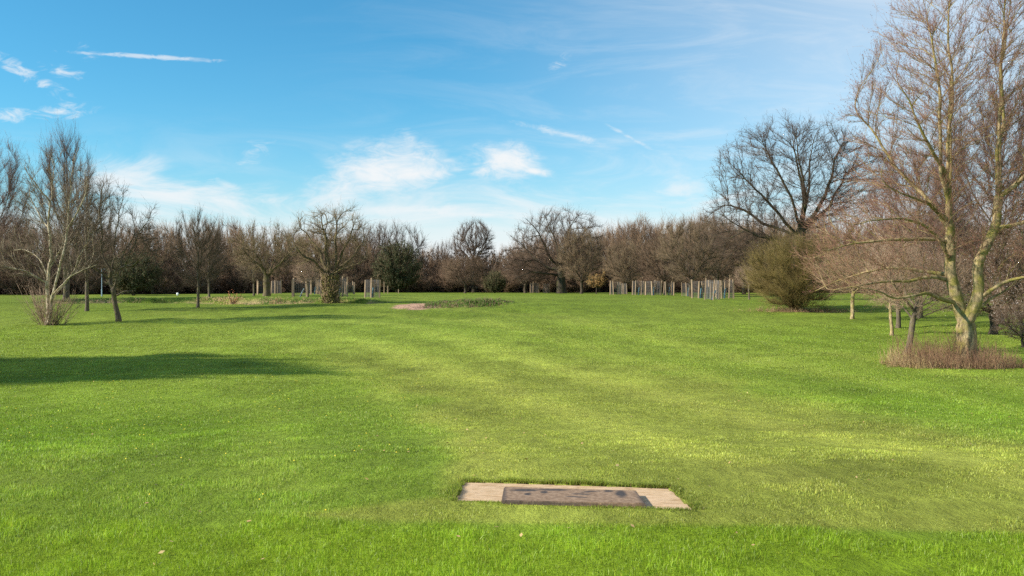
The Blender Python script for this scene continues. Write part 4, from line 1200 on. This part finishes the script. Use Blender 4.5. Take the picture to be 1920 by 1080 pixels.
# small white marker
g = Geo(); V, f = tube([(0, 0, 0), (0, 0, .1), (0, 0, .38), (0, 0, .42)], [.03, .13, .15, .02], 12); g.add(V, None, f)
o = ob('ball_marker', g.mesh('ball_marker', [M_WHITE]), label='tiny white marker in the grass before the far left wood', cat='marker'); o.location = loc_of(333, None, 118)

# house glimpsed through the wood on the left
hx = (278 - 960) / F * 185; hz = float(terr(hx, 185))
e = bpy.data.objects.new('house', None); C.objects.link(e); e.location = (hx, 185, hz); e['label'] = 'pale house glimpsed through the bare wood on the left'; e['category'] = 'house'
g = Geo(); box(g, (0, 0, 2.6), (11, 7, 5.2)); ob('wall', g.mesh('house_wall', [M_HOUSE], False), e)
Vr = np.array([(-6, -4, 5.1), (6, -4, 5.1), (6, 0, 7.6), (-6, 0, 7.6), (-6, 4, 5.1), (6, 4, 5.1)]); 
g = Geo(); g.add(Vr, np.array([[0, 3, 4], [1, 5, 2]]), np.array([[0, 1, 2, 3], [3, 2, 5, 4], [0, 4, 5, 1]])); rf = ob('roof', g.mesh('house_roof', [M_ROOF], False), e)
g = Geo(); box(g, (3.4, 0, 7.7), (.9, .7, 1.6)); ob('chimney', g.mesh('house_chimney', [M_ROOF], False), rf)
for wx in (-3.4, 0, 3.4):
    for wz in (1.4, 3.8):
        g = Geo(); box(g, (wx, -3.52, wz), (1.3, .1, 1.2)); wn = ob('window', g.mesh('house_window', [M_WHITE], False), e)
        g = Geo(); box(g, (wx, -3.58, wz), (1.1, .06, 1.0)); ob('pane', g.mesh('house_pane', [M_GLASSD], False), wn)

# ---- tee: concrete slab and rubber mat
def conc_mat():
    m, nt, bs = nmat('tee_concrete'); N, Lk = nt.nodes, nt.links
    tc = N.new('ShaderNodeTexCoord')
    n1 = N.new('ShaderNodeTexNoise'); n1.inputs['Scale'].default_value = 9; n1.inputs['Detail'].default_value = 8; n1.inputs['Roughness'].default_value = .7
    Lk.new(tc.outputs['Object'], n1.inputs['Vector'])
    mp = N.new('ShaderNodeMapping'); mp.inputs['Scale'].default_value = (5, 30, 1); mp.inputs['Rotation'].default_value = (0, 0, math.radians(8))
    Lk.new(tc.outputs['Object'], mp.inputs[0])
    n2 = N.new('ShaderNodeTexNoise'); n2.inputs['Scale'].default_value = 1.0; n2.inputs['Detail'].default_value = 5; n2.inputs['Roughness'].default_value = .6; n2.inputs['Distortion'].default_value = .5
    Lk.new(mp.outputs[0], n2.inputs['Vector'])
    r1 = N.new('ShaderNodeValToRGB'); e = r1.color_ramp.elements; e[0].position = .40; e[1].position = .60
    e[0].color = (.34, .21, .10, 1); e[1].color = (.54, .375, .235, 1)
    x = e.new(.48); x.color = (.47, .315, .18, 1)
    mx = N.new('ShaderNodeMath'); mx.operation = 'MULTIPLY_ADD'; mx.inputs[1].default_value = .45; Lk.new(n1.outputs[0], mx.inputs[0])
    m2 = N.new('ShaderNodeMath'); m2.operation = 'MULTIPLY'; m2.inputs[1].default_value = .55; Lk.new(n2.outputs[0], m2.inputs[0]); Lk.new(m2.outputs[0], mx.inputs[2])
    Lk.new(mx.outputs[0], r1.inputs[0]); Lk.new(r1.outputs[0], bs.inputs['Base Color']); bs.inputs['Roughness'].default_value = .95
    bp = N.new('ShaderNodeBump'); bp.inputs['Strength'].default_value = .9; bp.inputs['Distance'].default_value = .02
    Lk.new(n2.outputs[0], bp.inputs['Height']); Lk.new(bp.outputs[0], bs.inputs['Normal'])
    return m


def mat_mat():
    m, nt, bs = nmat('tee_rubber'); N, Lk = nt.nodes, nt.links
    tc = N.new('ShaderNodeTexCoord')
    n1 = N.new('ShaderNodeTexNoise'); n1.inputs['Scale'].default_value = 30; n1.inputs['Detail'].default_value = 6; Lk.new(tc.outputs['Object'], n1.inputs['Vector'])
    r1 = N.new('ShaderNodeValToRGB'); e = r1.color_ramp.elements; e[0].position = .35; e[1].position = .7
    e[0].color = (0.155, .090, .050, 1); e[1].color = (.29, .190, .120, 1); Lk.new(n1.outputs[0], r1.inputs[0])
    # worn dark marks
    sp = N.new('ShaderNodeSeparateXYZ'); Lk.new(tc.outputs['Object'], sp.inputs[0])

    def M(op, a, b=None, c=None):
        n = N.new('ShaderNodeMath'); n.operation = op
        for i, v in enumerate((a, b, c)):
            if v is None: continue
            if isinstance(v, (int, float)): n.inputs[i].default_value = v
            else: Lk.new(v, n.inputs[i])
        return n.outputs[0]
    n2 = N.new('ShaderNodeTexNoise'); n2.inputs['Scale'].default_value = 14; n2.inputs['Detail'].default_value = 4; Lk.new(tc.outputs['Object'], n2.inputs['Vector'])
    wob = M('MULTIPLY', M('SUBTRACT', n2.outputs[0], .5), 1.3)
    tot = None
    for cx, cy, rx, ry, sl in ((-.36, .16, .14, .05, 0), (-.13, .17, .16, .035, -.05), (-.33, .03, .035, .05, 0), (.08, .03, .085, .022, -.1), (.11, .09, .05, .015, -.1), (.17, .12, .08, .022, .1), (.38, .04, .055, .15, 0), (.30, .13, .05, .05, 0), (.03, -.06, .10, .018, -.25), (-.20, .09, .035, .05, 0)):
        ux = M('DIVIDE', M('SUBTRACT', sp.outputs[0], cx), rx)
        yy = M('SUBTRACT', M('SUBTRACT', sp.outputs[1], cy), M('MULTIPLY', M('SUBTRACT', sp.outputs[0], cx), sl))
        uy = M('DIVIDE', yy, ry)
        q = M('SUBTRACT', 1.0, M('ADD', M('MULTIPLY', ux, ux), M('MULTIPLY', uy, uy)))
        q = M('MULTIPLY', M('ADD', q, wob), 1.4)
        q = M('MINIMUM', M('MAXIMUM', q, 0.0), 1.0)
        tot = q if tot is None else M('MAXIMUM', tot, q)
    bx_ = M('MAXIMUM', M('DIVIDE', M('ABSOLUTE', sp.outputs[0]), .515), M('DIVIDE', M('ABSOLUTE', M('ADD', sp.outputs[1], M('MULTIPLY', sp.outputs[0], .11))), .222))
    bord = M('MINIMUM', M('MAXIMUM', M('MULTIPLY', M('SUBTRACT', M('ADD', bx_, M('MULTIPLY', wob, .06)), .93), 12.0), 0.0), .75)
    tot = M('MAXIMUM', tot, bord)
    ck = N.new('ShaderNodeTexVoronoi'); ck.inputs['Scale'].default_value = 48; ck.inputs['Randomness'].default_value = 0; Lk.new(tc.outputs['Object'], ck.inputs['Vector'])
    dots = M('LESS_THAN', ck.outputs['Distance'], .35)
    fac = M('MULTIPLY', tot, M('SUBTRACT', .95, M('MULTIPLY', dots, .3)))
    mx = N.new('ShaderNodeMix'); mx.data_type = 'RGBA'; Lk.new(fac, mx.inputs[0]); Lk.new(r1.outputs[0], mx.inputs[6]); mx.inputs[7].default_value = (.030, .024, .024, 1)
    Lk.new(mx.outputs[2], bs.inputs['Base Color']); bs.inputs['Roughness'].default_value = .85
    bp = N.new('ShaderNodeBump'); bp.inputs['Strength'].default_value = .5; bp.inputs['Distance'].default_value = .004
    Lk.new(M('ADD', M('MULTIPLY', dots, .6), n1.outputs[0]), bp.inputs['Height']); Lk.new(bp.outputs[0], bs.inputs['Normal'])
    return m


def slab(name, quad, z0, z1, mat, label, cat, bev=.006, wob=.0, n=40):
    import bmesh
    quad = np.array(quad); c = quad.mean(0)
    pts = []
    rng = np.random.default_rng(1)
    for i in range(4):
        a, b = quad[i], quad[(i + 1) % 4]; k = n if i % 2 == 0 else n // 2
        for t in range(k):
            p = a + (b - a) * t / k
            if t: p = p + rng.normal(size=2) * wob
            pts.append(p - c)
    bm = bmesh.new()
    top = [bm.verts.new((p[0], p[1], z1)) for p in pts]; bot = [bm.verts.new((p[0], p[1], z0)) for p in pts]
    bm.faces.new(top[::-1]); bm.faces.new(bot)
    m_ = len(pts)
    for i in range(m_):
        bm.faces.new((top[i], top[(i + 1) % m_], bot[(i + 1) % m_], bot[i]))
    bmesh.ops.recalc_face_normals(bm, faces=bm.faces)
    ed = [e for e in bm.edges if all(v in set(top) for v in e.verts)]
    bmesh.ops.bevel(bm, geom=ed, offset=bev, segments=2, affect='EDGES')
    me = bpy.data.meshes.new(name); bm.to_mesh(me); bm.free(); me.materials.append(mat)
    o = ob(name, me, label=label, cat=cat); o.location = (c[0], c[1], 0)
    return o


slab('concrete_pad', SLAB, -.14, -.020, conc_mat(), 'long pale concrete pad sunk in the lawn under the brown mat', 'concrete pad', .004, .003)
slab('tee_mat', [(-.063, 7.02), (.965, 6.89), (.975, 6.475), (-.079, 6.565)], -.0185, .028, mat_mat(), 'worn brown rubber tee mat with dark stains lying on the concrete pad', 'tee mat', .007, .0006)
print('objects', time.time() - T0)

# ================================================================== SKY, SUN, CAMERA
SUN_EL = 29.0; SUN_AZ = (-0.955, -0.295)     # horizontal direction towards the sun (from the left, slightly behind)
sd = Vector((SUN_AZ[0] * math.cos(math.radians(SUN_EL)), SUN_AZ[1] * math.cos(math.radians(SUN_EL)), math.sin(math.radians(SUN_EL)))).normalized()
L = bpy.data.lights.new('sun', 'SUN'); L.energy = 4.8; L.angle = math.radians(1.3); L.color = (1, .93, .82)
lo_ = bpy.data.objects.new('sun', L); C.objects.link(lo_); lo_.rotation_euler = (-sd).to_track_quat('-Z', 'Y').to_euler(); lo_.location = (-30, -10, 40)

w = bpy.data.worlds.new('World'); bpy.context.scene.world = w; w.use_nodes = True
N, Lk = w.node_tree.nodes, w.node_tree.links
bg = N['Background']
sky = N.new('ShaderNodeTexSky'); sky.sky_type = 'NISHITA'; sky.sun_disc = False
sky.sun_elevation = math.radians(SUN_EL); sky.sun_rotation = math.atan2(sd.x, sd.y); sky.air_density = 1.0; sky.dust_density = .6; sky.ozone_density = 2.2
tc = N.new('ShaderNodeTexCoord'); sp = N.new('ShaderNodeSeparateXYZ'); Lk.new(tc.outputs['Generated'], sp.inputs[0])


def M(op, a, b=None, c=None):
    n = N.new('ShaderNodeMath'); n.operation = op
    for i, v in enumerate((a, b, c)):
        if v is None: continue
        if isinstance(v, (int, float)): n.inputs[i].default_value = v
        else: Lk.new(v, n.inputs[i])
    return n.outputs[0]


yv = M('MAXIMUM', sp.outputs[1], .08)
ux = M('DIVIDE', sp.outputs[0], yv); vz = M('DIVIDE', sp.outputs[2], yv)


def vec(x, y, z=0.0):
    c = N.new('ShaderNodeCombineXYZ')
    for i, v in enumerate((x, y, z)):
        if isinstance(v, (int, float)): c.inputs[i].default_value = v
        else: Lk.new(v, c.inputs[i])
    return c.outputs[0]


def noise(sx, sy, scale=1, detail=6, rough=.6, dist=0.0, off=0.0, rot=0.0):
    mp = N.new('ShaderNodeMapping'); mp.inputs['Scale'].default_value = (sx, sy, 1); mp.inputs['Rotation'].default_value = (0, 0, rot)
    mp.inputs['Location'].default_value = (off, off * .7, off)
    Lk.new(vec(ux, vz), mp.inputs[0])
    n = N.new('ShaderNodeTexNoise'); n.inputs['Scale'].default_value = scale; n.inputs['Detail'].default_value = detail
    n.inputs['Roughness'].default_value = rough; n.inputs['Distortion'].default_value = dist
    Lk.new(mp.outputs[0], n.inputs['Vector']); return n.outputs[0]


def clamp01(a): return M('MINIMUM', M('MAXIMUM', a, 0.0), 1.0)


def smooth(a, lo, hi):
    n = N.new('ShaderNodeMapRange'); n.interpolation_type = 'SMOOTHSTEP'; n.inputs[1].default_value = lo; n.inputs[2].default_value = hi
    Lk.new(a, n.inputs[0]); return n.outputs[0]


nf = noise(9, 16, 1, 6, .62, .6, 1.3)          # puffy detail
ns_ = noise(5, 22, 1, 5, .65, 1.2, 4.1, .12)   # streaks
nfine = noise(30, 70, 1, 4, .7, .8, 7.7, -.1)


uvv = vec(ux, vz)


def blob(px, py, rx, ry, rot=0.0, amp=1.0):
    mp = N.new('ShaderNodeMapping'); mp.vector_type = 'TEXTURE'
    mp.inputs['Location'].default_value = ((px - 960) / F, (HZ - py) / F, 0)
    mp.inputs['Rotation'].default_value = (0, 0, rot)
    mp.inputs['Scale'].default_value = (rx * 1.9 / F, ry * 1.9 / F, 1)
    Lk.new(uvv, mp.inputs[0])
    g_ = N.new('ShaderNodeTexGradient'); g_.gradient_type = 'QUADRATIC_SPHERE' if False else 'SPHERICAL'
    Lk.new(mp.outputs[0], g_.inputs[0])
    return M('MULTIPLY', g_.outputs['Fac'], amp) if amp != 1.0 else g_.outputs['Fac']


def addc(lst):
    t = lst[0]
    for k in lst[1:]: t = M('ADD', t, k)
    return t


def mxc(lst):
    t = lst[0]
    for k in lst[1:]: t = M('MAXIMUM', t, k)
    return t


def cloud(bl, nz, amp, lo, hi, op):
    # noise centred on zero tears the soft blob into wisps
    g3 = M('MINIMUM', M('MULTIPLY', bl, 3.5 * amp), amp)
    return M('MULTIPLY', smooth(M('MULTIPLY_ADD', nz, g3, bl), lo, hi), op)


nfz = M('SUBTRACT', nf, .5); nfi = M('SUBTRACT', nfine, .5); nsz = M('SUBTRACT', ns_, .5)
nmix = M('MULTIPLY_ADD', nfi, .7, nfz)
parts = [
    cloud(mxc([blob(700, 322, 92, 42, .15), blob(640, 354, 66, 26, .45), blob(780, 325, 80, 22, .05, .9), blob(865, 318, 90, 13, .08, .6)]), nmix, 1.8, .14, 1.3, .95),
    cloud(mxc([blob(950, 304, 54, 28, -.15), blob(1002, 321, 34, 8, -.12, .9)]), nmix, 1.3, .12, .95, .95),
    cloud(mxc([blob(60, 143, 66, 12, -.52), blob(112, 133, 40, 10, -.2, .8), blob(172, 106, 30, 12, -.7, .6)]), nfi, 3.0, .25, 1.5, .75),
    cloud(mxc([blob(20, 216, 44, 10, 0), blob(115, 209, 52, 11, .12)]), nfi, 3.0, .22, 1.5, .75),
    cloud(blob(272, 106, 120, 4, -.06), nfi, 1.6, .2, .9, .6),
    cloud(mxc([blob(765, 252, 24, 9, -.2), blob(480, 282, 34, 18, .6, .8), blob(425, 347, 30, 7, -.3), blob(1050, 120, 24, 14, .8, .6)]), nfi, 2.4, .3, 1.2, .5),
    cloud(mxc([blob(1060, 252, 85, 6, -.24), blob(1180, 257, 36, 4, -.5)]), nfi, 2.0, .25, 1.1, .5),
    cloud(mxc([blob(1275, 353, 40, 17, 0), blob(800, 394, 130, 9, .03), blob(905, 402, 80, 7, -.05)]), nmix, 1.5, .2, 1.0, .6),
    cloud(mxc([blob(330, 375, 190, 28, 0), blob(210, 335, 70, 30, .2)]), nsz, 2.2, .1, 1.1, .75),
]
one = 1.0
keep_ = None
for p_ in parts:
    t = M('SUBTRACT', 1.0, p_); keep_ = t if keep_ is None else M('MULTIPLY', keep_, t)
# thin veil: strong at the horizon and to the right
veil = M('ADD', M('POWER', 2.718, M('MULTIPLY', M('MAXIMUM', M('SUBTRACT', vz, .035), 0.0), -19.0)), 0.0)
right = M('MULTIPLY', smooth(ux, -.12, .62), .55)
streak = M('MULTIPLY', smooth(ns_, .40, .80), M('ADD', M('MULTIPLY', smooth(ux, -.35, .35), .28), M('MULTIPLY', M('SUBTRACT', 1.0, smooth(vz, .08, .22)), .35)))
band = cloud(M('SUBTRACT', 1.0, smooth(vz, .06, .14)), nsz, 1.8, .2, 1.1, .6)
vl = M('MULTIPLY', veil, .93)
for t in (right, streak, band):
    keep_ = M('MULTIPLY', keep_, M('SUBTRACT', 1.0, t))
keep_ = M('MULTIPLY', keep_, M('SUBTRACT', 1.0, vl))
cover = M('SUBTRACT', 1.0, keep_)
hs = N.new('ShaderNodeMix'); hs.data_type = 'RGBA'; hs.blend_type = 'MULTIPLY'; hs.inputs[0].default_value = 1.0
Lk.new(sky.outputs[0], hs.inputs[6]); hs.inputs[7].default_value = (.30, .82, .95, 1)
mx = N.new('ShaderNodeMix'); mx.data_type = 'RGBA'; Lk.new(cover, mx.inputs[0]); Lk.new(hs.outputs[2], mx.inputs[6]); mx.inputs[7].default_value = (4.95, 5.05, 5.12, 1)
Lk.new(mx.outputs[2], bg.inputs['Color']); bg.inputs['Strength'].default_value = .10

cam = bpy.data.cameras.new('camera'); cam.sensor_width = 36; cam.lens = F / 1920 * 36; cam.clip_end = 4000; cam.clip_start = .1
co = bpy.data.objects.new('camera', cam); C.objects.link(co); co.location = (0, 0, EYE); co.rotation_euler = (math.radians(90), 0, 0)
sc = bpy.context.scene; sc.camera = co
sc.view_settings.view_transform = 'Standard'; sc.view_settings.look = 'None'; sc.view_settings.gamma = 1; sc.view_settings.exposure = 0.9
sc.cycles.use_denoising = False
w.cycles.sampling_method = 'MANUAL'; w.cycles.sample_map_resolution = 256
sc.cycles.max_bounces = 5; sc.cycles.diffuse_bounces = 2; sc.cycles.transmission_bounces = 2; sc.cycles.transparent_max_bounces = 2
print('done', time.time() - T0)
